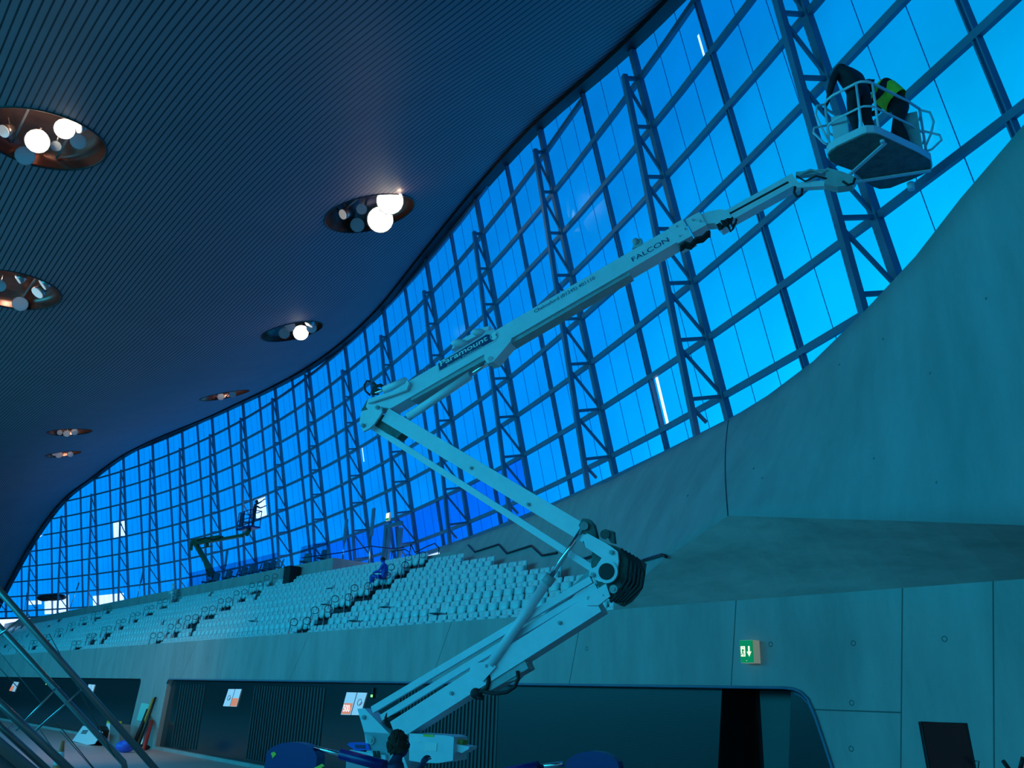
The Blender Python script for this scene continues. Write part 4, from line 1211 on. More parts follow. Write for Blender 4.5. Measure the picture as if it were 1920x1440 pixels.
        if hair[1] > .1:
            for _ in range(110):
                th, ph = math.acos(rnd.uniform(-.15, 1)), rnd.uniform(0, 2*pi)
                if math.sin(ph) > .35 and math.cos(th) < .4: continue
                c = H+xx*(math.sin(th)*math.cos(ph)*.108)+look*(math.sin(th)*math.sin(ph)*.122-.014)+up*(math.cos(th)*.155+.006)
                r0 = rnd.uniform(.014, .03); hr.ell(c, (r0, r0*.8, r0*1.1), None, 7, 5)
        part('hair', hr, hair[0])
    if hat:
        ht = MB(); ht.smooth = True; nu, nv = 24, 8; vs = []; fs = []
        for i in range(nv+1):
            th = pi*.52*i/nv
            for j in range(nu):
                ph = 2*pi*j/nu; k = 1.15 if i < nv else 1.3
                vs.append(H+xx*(math.sin(th)*math.cos(ph)*.09*k)+look*(math.sin(th)*math.sin(ph)*.112*k)+up*(math.cos(th)*.13+.025))
        for i in range(nv):
            for j in range(nu): fs.append((i*nu+j, (i+1)*nu+j, (i+1)*nu+(j+1) % nu, i*nu+(j+1) % nu))
        ht.add(vs, fs); part('hard_hat', ht, hat)
    if extra: extra(root, part, V, H, xx, look, up)
    return root
def stand_pose(**kw):
    J = dict(pelvis=(0, 0, .95), chest=(0, .02, 1.28), neck=(0, .02, 1.50), head=(0, .05, 1.63),
             shoulder_l=(-.19, .02, 1.42), elbow_l=(-.24, .03, 1.12), wrist_l=(-.24, .14, .88), shoulder_r=(.19, .02, 1.42), elbow_r=(.24, .03, 1.12), wrist_r=(.24, .14, .88),
             hip_l=(-.1, 0, .88), knee_l=(-.11, .03, .48), ankle_l=(-.12, -.02, .09), hip_r=(.1, 0, .88), knee_r=(.11, .03, .48), ankle_r=(.12, -.02, .09))
    J.update(kw); return J
ang = lambda v: math.atan2(v.y, v.x)-pi/2      # rotation that turns +Y to v
# workers in the basket, bent over the far rail toward the glazing
away = LN
zf = ZB+.16
c1 = atz(1636, 262, zf) if False else fc.lerp(ins[5], .25)
def vest(root, part, V, H, xx, look, up):
    m = MB(); m.smooth = True
    a, b = V['pelvis'].lerp(V['chest'], .35), V['neck']; d = (b-a); L = d.length; d.normalize(); fwd = d.cross(xx)
    vs = []; fs = []; n = 16
    for k in range(6):
        f = k/5; c = a+d*(L*f*.92)
        for j in range(n):
            an = 2*pi*j/n; w = (.25+.02*math.sin(pi*f))*(1-.35*max(0, f-.6)); t_ = .20*(1-.3*max(0, f-.6)); vs.append(c+Vector((1, 0, 0))*(w*math.cos(an))+d.cross(Vector((1, 0, 0))).normalized()*(t_*math.sin(an)))
    for k in range(5):
        for j in range(n): fs.append((k*n+j, k*n+(j+1) % n, (k+1)*n+(j+1) % n, (k+1)*n+j))
    m.add(vs, fs); part('hi_vis_vest', m, 'hivis')
nr_ = fc.lerp(ins[4], .62)
p1 = Vector((nr_.x, nr_.y, zf))-LX*.09
person('worker in dark clothes bending over the lift basket rail, hands down in front', stand_pose(chest=(.0, .10, 1.29), neck=(0, .20, 1.50), head=(0, .31, 1.58), look=(0, .7, -.7), headup=(0, .7, .7),
       shoulder_l=(-.2, .2, 1.42), elbow_l=(-.31, .22, 1.14), wrist_l=(-.30, .36, .92), shoulder_r=(.2, .2, 1.42), elbow_r=(.28, .26, 1.14), wrist_r=(.24, .42, .96),
       hip_l=(-.11, -.02, .88), hip_r=(.11, -.02, .88), ankle_l=(-.2, -.05, .09), ankle_r=(.2, -.02, .09), knee_l=(-.15, .02, .48), knee_r=(.15, .04, .48)),
       ['cloth_black', 'cloth_black', 'skin', 'black', 'cloth_black'], p1, ang(away*.5-LX*.5), hair=('hair', .03), scale=1.06, bulk=1.3)
p2 = fc.lerp(ins[7], .5); p2.z = zf; p2 += LX*.16+LN*.10
person('worker in hard hat and yellow hi-vis vest crouching over in the lift basket', stand_pose(pelvis=(0, -.03, .92), chest=(0, .12, 1.20), neck=(0, .27, 1.36), head=(0, .40, 1.38), look=(0, .7, -.7), headup=(0, .7, .7),
       shoulder_l=(-.19, .19, 1.30), elbow_l=(-.26, .30, 1.04), wrist_l=(-.16, .46, .92), shoulder_r=(.19, .19, 1.30), elbow_r=(.26, .28, 1.04), wrist_r=(.14, .46, .90),
       hip_l=(-.1, -.05, .85), hip_r=(.1, -.05, .85), knee_l=(-.13, .08, .47), knee_r=(.13, .08, .47), ankle_l=(-.13, -.04, .09), ankle_r=(.13, -.02, .09)),
       ['cloth_black', 'cloth_black', 'skin', 'black', 'hivis'], p2, ang(-LX*.9-LN*.15), hat='bin_grey', extra=vest, scale=1.04, bulk=1.25)
# seated person in the stand
sp = atn(722, 1062, 4.3)
print('seated at s %.2f' % -sp.x)
k_ = 4
loc = FM @ Vector((sp.x, TREAD*5+.30, Z0+RISE*5+.05))

person('person in a bright blue jacket and dark trousers seated among the empty seats', dict(pelvis=(0, -.02, .55), chest=(0, .0, .88), neck=(0, .06, 1.10), head=(0, .12, 1.22), look=(0, .8, -.5), headup=(0, .5, .8),
       shoulder_l=(-.19, .02, 1.02), elbow_l=(-.24, .14, .78), wrist_l=(-.1, .38, .74), shoulder_r=(.19, .02, 1.02), elbow_r=(.24, .14, .78), wrist_r=(.1, .38, .74),
       hip_l=(-.1, .06, .52), knee_l=(-.13, .50, .56), ankle_l=(-.13, .52, .12), hip_r=(.1, .06, .52), knee_r=(.13, .50, .60), ankle_r=(.13, .56, .16)),
       ['cloth_blue', 'cloth_navy', 'skin', 'black', 'hair'], loc, ang(-MY*.6-TX*.8), hair=('hair', .04))
# far person in white at the top of the stand
wp = atn(325, 1106, 7.0); zc = CONC
w0 = FM @ Vector((atn(325, 1106, 6.0).x, 6.0, Z0+RISE*7))
person('person in white clothes with arms held out, standing at the top of the stand', stand_pose(elbow_l=(-.42, .05, 1.28), wrist_l=(-.46, .2, 1.2), elbow_r=(.42, .05, 1.28), wrist_r=(.5, .15, 1.2)),
       ['cloth_white', 'cloth_white', 'white', 'white', 'cloth_white'], w0, ang(-MY-TX*.3), hat='white')
# foreground spectator
def glasses(root, part, V, H, xx, look, up):
    m = MB()
    for s_ in (-1, 1):
        P = [H+look*.104+xx*(.033*s_+.024*math.cos(a*pi/5))+up*(.014+.018*math.sin(a*pi/5)) for a in range(10)]
        m.tube(P, .0022, 5, closed=True); m.tube([H+look*.1+xx*(.058*s_)+up*.016, H-look*.0+xx*(.082*s_)+up*.016], .002, 5)
    m.tube([H+look*.106-xx*.010+up*.016, H+look*.106+xx*.010+up*.016], .002, 5)
    part('glasses', m, 'black')
hd = atw(742, 1399, 9.0)
PLAT = -1.97
hall_box('floor', 2.5, 34, -30, -5.6, FLOOR, PLAT, 'floor_tile')
person('person with tousled brown hair and glasses in dark clothes, head just above the bottom edge', stand_pose(look=(.0, .85, .3), shoulder_r=(.2, .02, 1.42), elbow_r=(.3, .16, 1.22), wrist_r=(.24, .30, 1.44)),
       ['cloth_navy', 'cloth_black', 'skin', 'black', 'hair'], Vector((hd.x, hd.y, PLAT)), ang(LX*.9+LN*.5), hair=('hair', .22), scale=(hd.z-PLAT)/1.63, extra=glasses)
print('fg person scale', (hd.z-PLAT)/1.63)
# ---------------------------------------------------------------- far green lift on the concourse
FN = 8.3
def fp(px, py, off=0.): return FM @ atn(px, py, FN+off)
def fbar(m, a, b, w, d=.18): m.bar(fp(*a), fp(*b), d, w, (0, 0, 1))
g0 = fp(405, 1088); gz = CONC
glift = thing('boom_lift', 'small dark green boom lift far off on the upper deck, basket at open pane', 'boom lift', Vector((g0.x, g0.y, CONC)))
m = MB(); fbar(m, (405, 1086), (366, 1018), .28, .25); put(m, 'lower_boom', 'lift_green', glift)
m = MB(); fbar(m, (392, 1080), (382, 1046), .16); put(m, 'lift_cylinder', 'lift_green', glift)
m = MB(); fbar(m, (360, 1016), (412, 1008), .32, .25); put(m, 'knuckle', 'lift_green', glift)
m = MB(); fbar(m, (366, 1020), (455, 1004), .2, .2); put(m, 'upper_boom', 'lift_green', glift)
m = MB(); m.tube([fp(370, 1014, -.15), fp(385, 1008, -.15), fp(400, 1012, -.15), fp(418, 1006, -.15)], .05, 6); put(m, 'hoses', 'rubber', glift)
m = MB(); fbar(m, (386, 1012), (389, 1024), .2); fbar(m, (377, 1028), (398, 1024), .08, .1); put(m, 'bracket', 'lift_green', glift)
m = MB(); fbar(m, (360, 1014), (358, 1032), .2); put(m, 'end_fork', 'lift_green', glift)
m = MB(); fbar(m, (440, 1006), (466, 1000), .14, .15); fbar(m, (462, 1002), (468, 992), .3, .2); put(m, 'jib', 'lift_green', glift)
q0, q1 = fp(455, 993), fp(476, 989); zb = (q0.z+q1.z)/2
bc = Vector(((q0.x+q1.x)/2, (q0.y+q1.y)/2, zb)); bx_ = (q1-q0); bx_.z = 0; hw = bx_.length/2; bx_.normalize(); by_ = MY
m = MB(); m.box(bc, (hw*2.2, .8, .1), (bx_, by_, UPZ)); put(m, 'basket_floor', 'navy', glift)
cs = [bc+bx_*(a*hw)+by_*b for a, b in ((-1, -.4), (1, -.4), (1, .4), (-1, .4))]
m = MB(); m.tube([c+UPZ*1.1 for c in cs], .03, 6, closed=True); put(m, 'top_rail', 'navy', glift)
m = MB(); m.tube([c+UPZ*.55 for c in cs], .03, 6, closed=True); put(m, 'middle_rail', 'navy', glift)
for c in cs+[cs[0].lerp(cs[1], .5)]:
    m = MB(); m.cyl(c, c+UPZ*1.1, .03, 6); put(m, 'rail_post', 'navy', glift)
m = MB(); m.box(bc+UPZ*.55-by_*.42-bx_*.3, (hw*.7, .05, .95), (bx_, by_, UPZ)); put(m, 'side_panel', 'cloth_navy', glift)
m = MB(); m.box(Vector((g0.x, g0.y, CONC+.35)), (1.6, .9, .45), (TX, MY, UPZ)); put(m, 'chassis', 'lift_green', glift)
for a in (-.5, .5):
    m = MB(); w_ = Vector((g0.x, g0.y, CONC+.2))+TX*a; m.cyl(w_-MY*.5, w_+MY*.5, .2, 14); put(m, 'wheel_axle', 'rubber', glift)
person('far worker silhouetted in the green lift basket, reaching up to the open pane', stand_pose(elbow_r=(.3, .3, 1.55), wrist_r=(.34, .5, 1.72), elbow_l=(-.2, .3, 1.3), wrist_l=(-.1, .55, 1.4)),
       ['cloth_black', 'cloth_black', 'cloth_black', 'black', 'black'], bc+bx_*(hw*.45)+UPZ*.05+by_*.1, ang(MY+TX*.6), hair=('black', .02), scale=1.05)
# ---------------------------------------------------------------- upper deck furniture
BG = MB()
def glass_run(p0, p1, lab, n=6):
    a, b = FM @ atn(*p0, 6.75), FM @ atn(*p1, 6.75); t = thing('glass_balustrade', lab, 'balustrade', Vector((a.x, a.y, CONC)), 'clear balustrades on the upper deck')
    for k in range(n):
        q, r = a.lerp(b, k/n), a.lerp(b, (k+.93)/n); q.z = r.z = CONC+.02
        m = MB(); m.prism([q, r, r+UPZ*1.05, q+UPZ*1.05], MY*.02); put(m, 'glass_panel', 'balustrade_glass', t)
    m = MB(); a.z = b.z = CONC+.04; m.bar(a+MY*.01, b+MY*.01, .06, .08); put(m, 'base_rail', 'frame_steel', t)
glass_run((352, 1100), (516, 1070), 'long clear glass balustrade on the upper deck in front of the green lift', 12)
glass_run((560, 1066), (612, 1050), 'short clear glass balustrade on the upper deck, nearest', 4)
chr_ = None
def deck_chair(x, y, fwd=None):
    m = MB(); b = FM @ Vector((x, y, CONC)); ax = (TX, MY, UPZ)
    return b
spots = [(386, 0), (402, 1), (424, 2), (437, 3), (452, 4), (466, 5), (478, 6), (492, 7), (505, 8), (518, 9), (568, 10), (600, 11)]
cb, cs_, cl = MB(), MB(), MB()
cb.smooth = True; shell(cb, .50, .55, (0, .24, .72), .2, .04, -.02, .08, .1)
shell(cs_, .50, .5, (0, 0, .44), -1.5, .05, .0, .08, .08)
for a, b in ((-.2, -.2), (.2, -.2), (-.2, .2), (.2, .2)): cl.cyl((a, b, 0), (a*.8, b*.8, .42), .018, 6)
CMs = (cb.mesh('backrest', 'bin_grey'), cs_.mesh('seat', 'bin_grey'), cl.mesh('legs', 'steel'))
mat('chair_green', (.10, .30, .28), .4); 
for me in CMs[:2]: me.materials[0] = MATS['chair_green']
for px, k in spots:
    p = atn(px, 1080, 7.6)
    t = thing('lounge_chair', 'green plastic chair on the upper deck, %s from the left' % ['first', 'second', 'third', 'fourth', 'fifth', 'sixth', 'seventh', 'eighth', 'ninth', 'tenth', 'next to last', 'last'][k], 'chair', group='chairs behind the glass balustrades',
              mtx=FM @ Matrix.Translation((p.x, 7.6, CONC)) @ Matrix.Rotation(.5 if k % 3 else -.3, 4, 'Z'))
    for me, nm in zip(CMs, ('backrest', 'seat', 'leg_frame')):
        c = bpy.data.objects.new(nm, me); COL.objects.link(c); c.parent = t
# leaning tall boards on thin legs
for (xb, yb), (xt, yt), lab in (((48, 1133), (51, 1111), 'far left dark leaning board on a thin post'), ((141, 1113), (148, 1093), 'dark leaning board on a thin post above the left openings'), ((260, 1109), (270, 1066), 'dark leaning board right of the white openings'),
                               ((420, 1080), (426, 1032), 'green-grey leaning board right of the green lift'), ((643, 1043), (650, 974), 'dark leaning board left of the tallest one'), ((693, 1037), (701, 953), 'tallest dark leaning board on a chrome post behind the seated person')):
    nn = 7.0; a, b = FM @ atn(xb, yb, nn), FM @ atn(xt, yt, nn); f0 = a.copy(); gz = CONC if -(FI @ a).x > 21.2 else 5.75
    if f0.z > gz: d_ = (b-a)/(b.z-a.z); f0 = a-d_*(a.z-gz)
    t = thing('leaning_board', lab, 'board', f0, 'boards on posts along the upper deck')
    h = a.lerp(b, .42)
    m = MB(); m.cyl(f0, h, .035, 8); put(m, 'post', 'steel', t)
    m = MB(); m.bar(a.lerp(b, .38), b, .07, .24, TX); put(m, 'panel', 'frame_steel', t)
# bins / equipment at the platform step
p = FM @ atn(541, 1094, 5.9)
m = MB(); m.box((0, 0, .62), (.75, .55, 1.24)); m.box((0, -.02, 1.27), (.8, .6, .06))
o = put(m, 'equipment_case', 'black', world=False, origin=FM @ Matrix.Translation(((FI @ p).x, 6.0, Z0+RISE*7))); tag(o, 'tall black equipment case standing against the upper deck front', 'case')
# tape strung behind the seated person
m = MB(); T_ = [(566, 1046), (640, 1036), (695, 1024), (740, 1029), (757, 1026)]
m.tube([FM @ atn(x, y, 6.9) for x, y in T_], .03, 5)
tag(put(m, 'barrier_tape', 'navy', origin=FM @ atn(640, 1036, 6.9)), 'thin dark barrier tape strung between the leaning boards', 'tape')
# rails at the top of the nearest stairway
for pts, lab in (([(770, 1020), (778, 1036), (800, 1025), (815, 1019), (823, 1027)], 'kinked thin handrail at the top of the nearest stairway'), ([(735, 1034), (760, 1030), (768, 1036)], 'short thin handrail left of the stairway top')):
    P = [FM @ atn(x, y, 6.6) for x, y in pts]
    t = thing('stair_top_handrail', lab, 'handrail', P[0]); m = MB(); m.tube(P, .025, 6); put(m, 'rail', 'handrail', t)
    for q in (P[0], P[-1]):
        m = MB(); m.cyl(Vector((q.x, q.y, 5.75)), q, .02, 6); put(m, 'post', 'handrail', t)
# glowing exit light on the glazing and a door frame below it
k_i = 5.55
p = on_inset(728, 969); p = (FM @ p) if p else FP(5, 2)
t = thing('exit_light', 'tiny glowing white and green emergency light on the glazing above the seats', 'sign', p)
m = MB(); m.box(p, (.34, .08, .42), (TX, MY, UPZ)); put(m, 'case', 'exit_case', t)
m = MB(); m.box(p-MY*.045, (.3, .01, .36), (TX, MY, UPZ)); put(m, 'lit_face', 'exit_white', t)
m = MB(); m.box(p-MY*.05-UPZ*.13, (.3, .01, .1), (TX, MY, UPZ)); put(m, 'green_strip', 'exit_green', t)
m = MB()
for x in (724, 731, 752):
    a, b = FM @ atn(x, 990, 8.4), FM @ atn(x+2, 1036, 8.4); m.bar(Vector((a.x, a.y, 5.75)), Vector((a.x, a.y, a.z)), .22, .12, MY)
a, b = FM @ atn(722, 988, 8.4), FM @ atn(754, 980, 8.4); b.z = a.z; m.bar(a, b, .12, .2)
structure(put(m, 'door_2', 'frame_steel'))
# ---------------------------------------------------------------- things on and along the lower wall
YW = -.012
def wl(px, py, off=0.): return FM @ atn(px, py, .172+off)
def wplate(pts, th, off=0.):
    m = MB(); m.prism([wl(x, y, off) for x, y in pts], MY*th); return m
def poster(pts, half, orng, lab, txt=None, swirl=None):
    "pts: four corner pixels TL TR BR BL"
    TL, TR, BR, BL = pts; L = lambda a, b, f: (a[0]+(b[0]-a[0])*f, a[1]+(b[1]-a[1])*f)
    c0 = wl(*BL); t = thing('poster', lab, 'poster', c0, None)
    m = wplate(pts, .012); put(m, 'sheet', 'white_glow', t)
    m = wplate([L(TL, TR, .5), L(TL, TR, .53), L(BL, BR, .53), L(BL, BR, .5)], .003, -.006); put(m, 'fold_line', 'sticker_navy', t)
    x0, x1, y0, y1 = orng
    G = lambda u, v: L(L(TL, TR, u), L(BL, BR, u), v)
    m = wplate([G(x0, y0), G(x1, y0), G(x1, y1), G(x0, y1)], .003, -.006); ob = put(m, 'orange_field', 'orange_glow', t)
    if swirl:
        m = MB(); cx, cy = swirl
        P = [wl(*G(cx+.13*math.cos(a*.7)*(1-a*.04), cy+.17*math.sin(a*.7)*(1-a*.03)), -.008) for a in range(12)]
        m.tube(P, .008, 5); put(m, 'line_drawing', 'sticker_navy', t)
    if txt:
        a, b = G(x0+.05, y1-.12), G(x1-.05, y1-.12)
        text(txt, a, b, 0, 'poster_text_glow', t, off=-.008, conv=wl, nrm=MY, hm=.2, bold=.03)
        a, b = G(x0+.05, y0-.015), G(x1-.02, y0-.015)
    return t
poster([(650, 1298), (688, 1299), (675, 1341), (639, 1340)], .5, (.02, .46, .48, .97), 'white poster with an orange block reading 500, behind the lift turret', '500', (.78, .42))
poster([(428.5, 1292), (452.5, 1292), (443, 1325), (418, 1324)], .5, (.50, .98, .52, .98), 'white poster with line drawing and small orange corner, on the glass between slat reflections', None, (.25, .5))
poster([(26, 1278), (35, 1279), (27, 1297), (17, 1295)], .5, (.0, .5, .45, 1.), 'small far poster with a red corner at the left edge of the wall')
poster([(166, 1283), (178, 1284), (173, 1300), (163, 1298)], .5, (.0, .2, .8, 1.), 'small white poster on the far opening, behind the foreground rails')
def led(px, py, lab):
    c = wl(px, py); t = thing('emergency_light', lab, 'light', c)
    m = MB(); m.box(c+UPZ*.06, (.12, .08, .30), (TX, MY, UPZ)); put(m, 'case', 'black', t)
    m = MB(); m.box(c-MY*.045-UPZ*.03, (.10, .02, .07), (TX, MY, UPZ)); put(m, 'green_lamp', 'led_green', t)
led(699.5, 1303, 'small black box with a green light right of the 500 poster'); led(88, 1282, 'tiny green light on the far dark glazing')
# exit sign
c = FM @ atn(1403, 1222, -.13); a_ = FM @ atn(1388, 1222, -.22); b_ = FM @ atn(1412, 1222, -.22)
sw = (b_-a_).length; sh_ = (FM @ atn(1400, 1200, -.22)).z-(FM @ atn(1400, 1243, -.22)).z
cc = (a_+b_)/2; cc.z = ((FM @ atn(1400, 1200, -.22)).z+(FM @ atn(1400, 1243, -.22)).z)/2
ex = thing('exit_sign', 'lit green emergency exit sign with running figure and down arrow on the concrete wall', 'sign', cc+MY*.22)
m = MB(); m.box(cc+MY*.115, (sw, .21, sh_), (TX, MY, UPZ)); put(m, 'case', 'exit_case', ex)
m = MB(); m.box(cc, (sw*.98, .02, sh_*.97), (TX, MY, UPZ)); put(m, 'green_face', 'exit_green', ex)
E2 = lambda u, v: cc+TX*((u-.5)*sw)+UPZ*((.5-v)*sh_)-MY*.012
def eplate(pts, nm, mt, o=0.):
    m = MB(); m.prism([E2(u, v)-MY*o for u, v in pts], -MY*.003); return put(m, nm, mt, ex)
eplate([(.08, .27), (.42, .27), (.42, .72), (.08, .72)], 'door_symbol', 'exit_white')
eplate([(.66, .27), (.78, .27), (.78, .52), (.90, .50), (.72, .73), (.54, .50), (.66, .52)], 'arrow', 'exit_white')
m = MB(); hc = E2(.30, .33)-MY*.004; m.cyl(hc, hc-MY*.003, sw*.035, 10); m.cur = 0
def lim(p, q, w=.05): m.bar(E2(*p)-MY*.005, E2(*q)-MY*.005, .003, sw*w, UPZ)
lim((.27, .40), (.22, .53), .09); lim((.27, .41), (.36, .47)); lim((.27, .41), (.17, .44)); lim((.22, .53), (.32, .58)); lim((.32, .58), (.30, .69)); lim((.22, .53), (.19, .62)); lim((.19, .62), (.10, .63))
put(m, 'running_figure', 'exit_green', ex)
m = MB(); q = E2(.5, .90); m.cyl(q, q-MY*.004, sw*.02, 8); put(m, 'test_lamp', 'exit_white', ex)
# screen at right on a stand
tl, tr_ = atw(1727, 1354, 9.5), atw(1812, 1356, 9.5)
zt = (tl.z+tr_.z)/2; tl.z = tr_.z = zt; xx_ = (tr_-tl).normalized(); nn_ = xx_.cross(UPZ)
if nn_.y < 0: nn_ = -nn_
br = atw(1825, 1460, 9.5); bl = atw(1739, 1460, 9.5)
scr = thing('display_screen', 'blank black display screen on a stand at the lower right', 'screen', Vector(((tl.x+tr_.x)/2, (tl.y+tr_.y)/2, PLAT)))
SH = .95
ux = (atw(1738, 1440, 9.5)-atw(1727, 1354, 9.5)); dn_ = Vector((ux.x*.0, 0, -1))
m = MB(); m.prism([tl, tr_, tr_-UPZ*SH+xx_*.06, tl-UPZ*SH+xx_*.06], nn_*.07); put(m, 'panel', 'screen', scr)
m = MB(); m.tube([tl, tr_, tr_-UPZ*SH+xx_*.06, tl-UPZ*SH+xx_*.06], .012, 5, closed=True); put(m, 'bezel', 'black', scr)
cx_ = (tl+tr_)/2+nn_*.06; m = MB(); m.cyl(Vector((cx_.x, cx_.y, PLAT+.05)), cx_-UPZ*.4, .035, 10); put(m, 'stand_pole', 'black', scr)
m = MB(); m.box(Vector((cx_.x, cx_.y, PLAT+.03)), (.7, .5, .05), (xx_, nn_, UPZ)); put(m, 'stand_base', 'black', scr)
m = MB(); m.tube([tr_-UPZ*.38+xx_*.03, tr_-UPZ*.38+xx_*.08, tr_-UPZ*.5+xx_*.05, tr_-UPZ*.6+xx_*.08], .006, 5); put(m, 'cable', 'black', scr)
# microphone stand tips in the corner
for a, lab in ((((1881, 1427), (1895, 1446)), 'black upright stick poking up near the right corner'), (((1918, 1420), (1912, 1446)), 'black clamp-topped stick at the right corner')):
    p, q = atw(*a[0], 9.), atw(*a[1], 9.); t = thing('microphone_stand', lab, 'stand', Vector((q.x, q.y, PLAT)))
    m = MB(); m.cyl(p, q, .022, 8); put(m, 'tip', 'black', t)
    m = MB(); m.cyl(q, Vector((q.x, q.y, PLAT+.02)), .012, 8); m.cyl(Vector((q.x, q.y, PLAT)), Vector((q.x, q.y, PLAT+.03)), .12, 16); put(m, 'pole', 'black', t)
m = MB(); c = FP(15.4, 3.22, .5)
for dx_, rx_ in ((-1.4, .9), (0, 1.2), (1.5, .8)): m.ell(c+faxes(15.4)[0]*dx_, (rx_, .4, .34))
tag(put(m, 'tarpaulin', 'black', origin=Vector((c.x, c.y, c.z-.3))), 'dark bundled tarpaulin tied along the top of the far white opening', 'tarpaulin')
# ---- clutter along the wall, left
def on_floor(px, py, z=FLOOR): return atz(px, py, z)
A = on_floor(134, 1392); h_ = FI @ A; Yc = h_.y
def vp_(px, py, y): return FM @ atn(px, py, y)
print('clutter y', Yc, (FI @ on_floor(200, 1400)).y, (FI @ on_floor(270, 1412)).y, (FI @ on_floor(109, 1440)).y)
yb = -1.0
def bring(px, py, y):
    p = FI @ vp_(px, py, y); return p
def dropped(pts, y, lean=0.):
    "polygon by pixels on the plane Y=y, moved so that its lowest corner rests on the floor"
    P = [atn(px, q, y) for px, q in pts]; dz = FLOOR-min(p.z for p in P)
    return [FM @ Vector((p.x, p.y+(p.z+dz-FLOOR)*lean, p.z+dz)) for p in P], dz
y1 = (FI @ on_floor(165, 1397)).y
P, dz = dropped([(148, 1360), (172, 1366), (186, 1372), (176, 1394), (164, 1396), (135, 1388)], y1, .25)
print('board dz', dz)
t = thing('display_board', 'white printed board leaning against a dark box by the far opening', 'board', P[4])
m = MB(); m.prism(P, MY*.03); put(m, 'sheet', 'paper', t)
P2, _ = dropped([(150, 1368), (160, 1368), (157, 1376), (147, 1375)], y1, .25)
m = MB(); m.prism([p+UPZ*((FM.translation.z)+atn(153, 1376, y1).z-FLOOR+dz)*1.0-MY*.004+MY*.25*(atn(153, 1376, y1).z-FLOOR+dz) for p in P2], MY*.003); put(m, 'printed_block', 'bin_grey', t)
P, dz = dropped([(186, 1364), (190, 1372), (184, 1396), (168, 1397), (172, 1368)], y1+.35)
m = MB(); m.prism(P, MY*.5); o = put(m, 'storage_box', 'black', origin=P[3]); tag(o, 'dark box behind the leaning white board', 'box')
y2 = (FI @ on_floor(210, 1400)).y
P, dz = dropped([(199, 1361), (223, 1364), (222, 1407), (198, 1403)], y2)
t = thing('waste_bin', 'grey-green rectangular bin with yellow edges by the pier', 'bin', P[3])
m = MB(); m.prism(P, MY*.5); put(m, 'body', 'bin_grey', t)
q0 = P[0]; q1 = P[1]
m = MB(); m.prism([q0-UPZ*.0, q0.lerp(q1, .3), q0.lerp(q1, .3)+UPZ*.1, q0+UPZ*.1], MY*.5); put(m, 'lid', 'yellow', t)
m = MB(); m.prism([q0-MY*.01, q0.lerp(q1, .28)-MY*.01, P[3].lerp(P[2], .25)-MY*.01, P[3]-MY*.01], MY*.008); put(m, 'front_panel', 'paper', t)
y3 = (FI @ on_floor(232, 1410)).y
c = on_floor(233, 1411); m = MB(); m.smooth = True
rb = random.Random(5)
m.ell(c+UPZ*.24, (.42, .3, .24)); m.ell(c+UPZ*.34+TX*.22, (.22, .22, .2)); m.ell(c+UPZ*.22-TX*.32, (.2, .2, .2))
tag(put(m, 'plastic_bag', 'bag_blue', origin=c), 'crumpled bright blue plastic bag on the floor by the pier', 'bag')
# leaning poles bundle
y4 = -.35
def pole(a, b, r, mtn, lab, nm='pole', y=y4):
    p = atn(*a, y); q = atn(*b, -.03-r); f = Vector((p.x, p.y, FLOOR+.01)); f = FM @ f; q = FM @ q
    m = MB(); m.tube([f, f.lerp(q, .5), q], r, 8); o = put(m, nm, mtn, origin=f); return tag(o, lab, 'pole', None)
pole((252, 1405), (288, 1309), .06, 'pole_yellow', 'thick yellow-brown pole leaning on the pier, leftmost')
pole((258, 1407), (292, 1307), .05, 'black', 'black pole leaning on the pier, tallest', y=-.5)
pole((262, 1408), (283, 1345), .05, 'steel', 'pale metal tube leaning on the pier among the poles', y=-.7)
pole((268, 1410), (285, 1352), .09, 'red', 'thick dark red roll leaning on the pier', 'rolled_banner', y=-.8)
pole((249, 1403), (278, 1330), .09, 'black', 'dark bundled umbrella-like roll leaning on the pier', 'rolled_banner', y=-.55)
c = FM @ Vector((atn(272, 1410, -.6).x, -.75, FLOOR)); m = MB(); m.ell(c+UPZ*.12, (.35, .2, .12)); tag(put(m, 'kit_bag', 'black', origin=c), 'low black bag at the foot of the leaning poles', 'bag')
P = [FM @ atn(x, y, -.015) for x, y in ((265, 1318), (280, 1320), (269, 1353), (256, 1350))]
m = MB(); m.prism(P, MY*.008); tag(put(m, 'notice', 'notice_green', origin=P[3]), 'pale green notice sheet on the concrete pier behind the poles', 'notice')
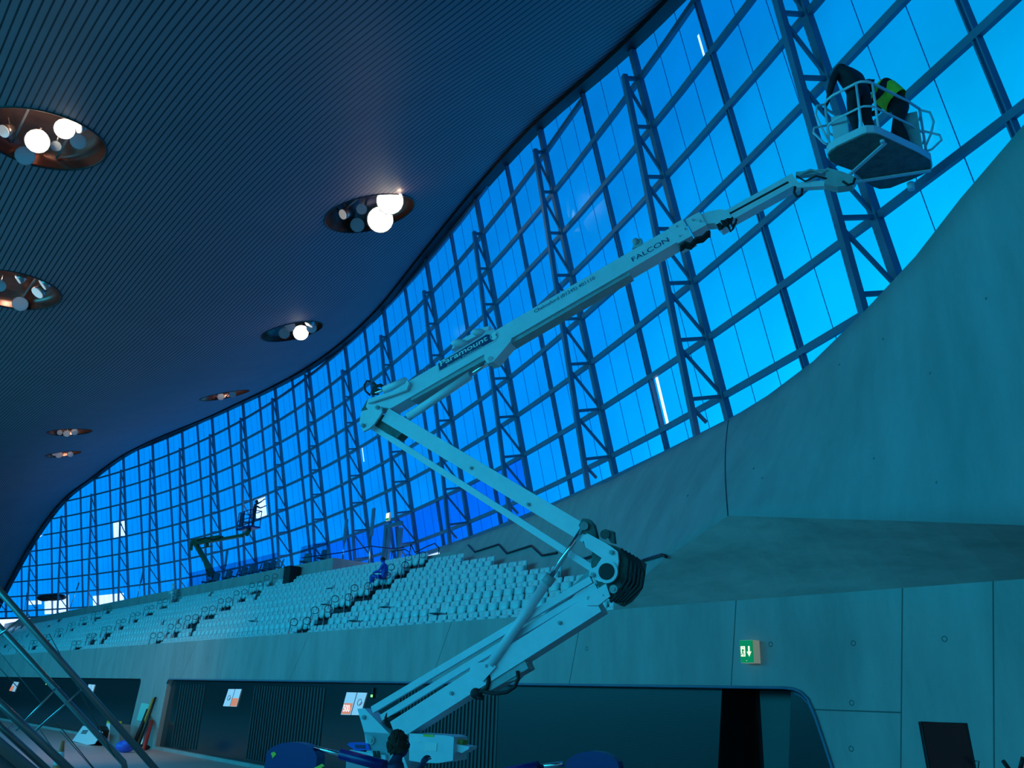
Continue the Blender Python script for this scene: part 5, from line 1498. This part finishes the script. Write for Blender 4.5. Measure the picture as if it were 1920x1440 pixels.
# cone
c = on_floor(104, 1462)
tp = atn(109, 1387, (FI @ c).y); ch = max(.5, min(1.1, tp.z-FLOOR))
print('cone height', tp.z-FLOOR)
t = thing('traffic_cone', 'orange traffic cone with a pale band on the floor behind the foreground rails', 'cone', c)
m = MB(); m.box(c+UPZ*.02, (.46, .46, .04)); put(m, 'base', 'orange', t)
m = MB(); m.tube([c+UPZ*.04, c+UPZ*ch*.38, c+UPZ*ch*.72, c+UPZ*ch], .1, 18, radii=[.19, .14, .085, .04]); put(m, 'cone_body', 'orange', t)
m = MB(); m.tube([c+UPZ*ch*.38, c+UPZ*ch*.72], .1, 18, radii=[.143, .089]); put(m, 'reflective_band', 'white', t)
# ---------------------------------------------------------------- foreground stair railing, left
WR = 5.6
def rp(px, py, dw=0.): return atw(px, py, WR+dw)
rl = thing('stair_railing', 'grey double-bar stair railing crossing the lower left foreground', 'railing', Vector((rp(150, 1300).x, rp(150, 1300).y, FLOOR)))
for a, b, r, dw in (((-60, 1040), (300, 1452), .021, 0), ((-60, 1112), (232, 1430), .021, .25), ((-60, 1262), (140, 1452), .024, -.3), ((-60, 1306), (96, 1450), .021, -.1)):
    m = MB(); P = [rp(*a, dw), rp(*b, dw)]
    if b == (232, 1430): P.append(rp(236, 1452, dw))
    m.tube(P, r, 12); put(m, 'rail', 'rail_grey', rl)
for a, b in (((-4, 1193), (38, 1161)), ((30, 1370), (105, 1291)), ((56, 1380), (152, 1293)), ((10, 1372), (24, 1361))):
    m = MB(); m.tube([rp(*a, -.05), rp(*b, .05)], .0075, 8); put(m, 'spacer_bar', 'steel', rl)
for a, b in (((-20, 1200), (200, 1470)), ((-20, 1232), (40, 1296)), ((70, 1362), (140, 1460)), ((112, 1370), (200, 1470)), ((92, 1188), (215, 1420))):
    m = MB(); m.tube([rp(*a, .02), rp(*b, .02)], .0028, 6); put(m, 'wire', 'dark_steel', rl)
for q in ((300, 1452), (96, 1450)):
    p = rp(*q); m = MB(); m.cyl(Vector((p.x, p.y, FLOOR)), p, .02, 10); put(m, 'post', 'rail_grey', rl)
# stair string below the railing
P = [rp(-80, 1330, -.2), rp(60, 1446, -.2), rp(75, 1460, -.2)]
bz = Vector((P[2].x, P[2].y, FLOOR)); b0_ = Vector((P[0].x, P[0].y, FLOOR))
m = MB(); m.prism([P[0]-UPZ*.02, P[2]-UPZ*.02, bz, b0_], Vector((0, -.9, 0)));
m.cur = 1; m.bar(P[0], P[2], .12, .05)
structure(put(m, 'trim_7', ['bin_grey', 'concrete_side']))
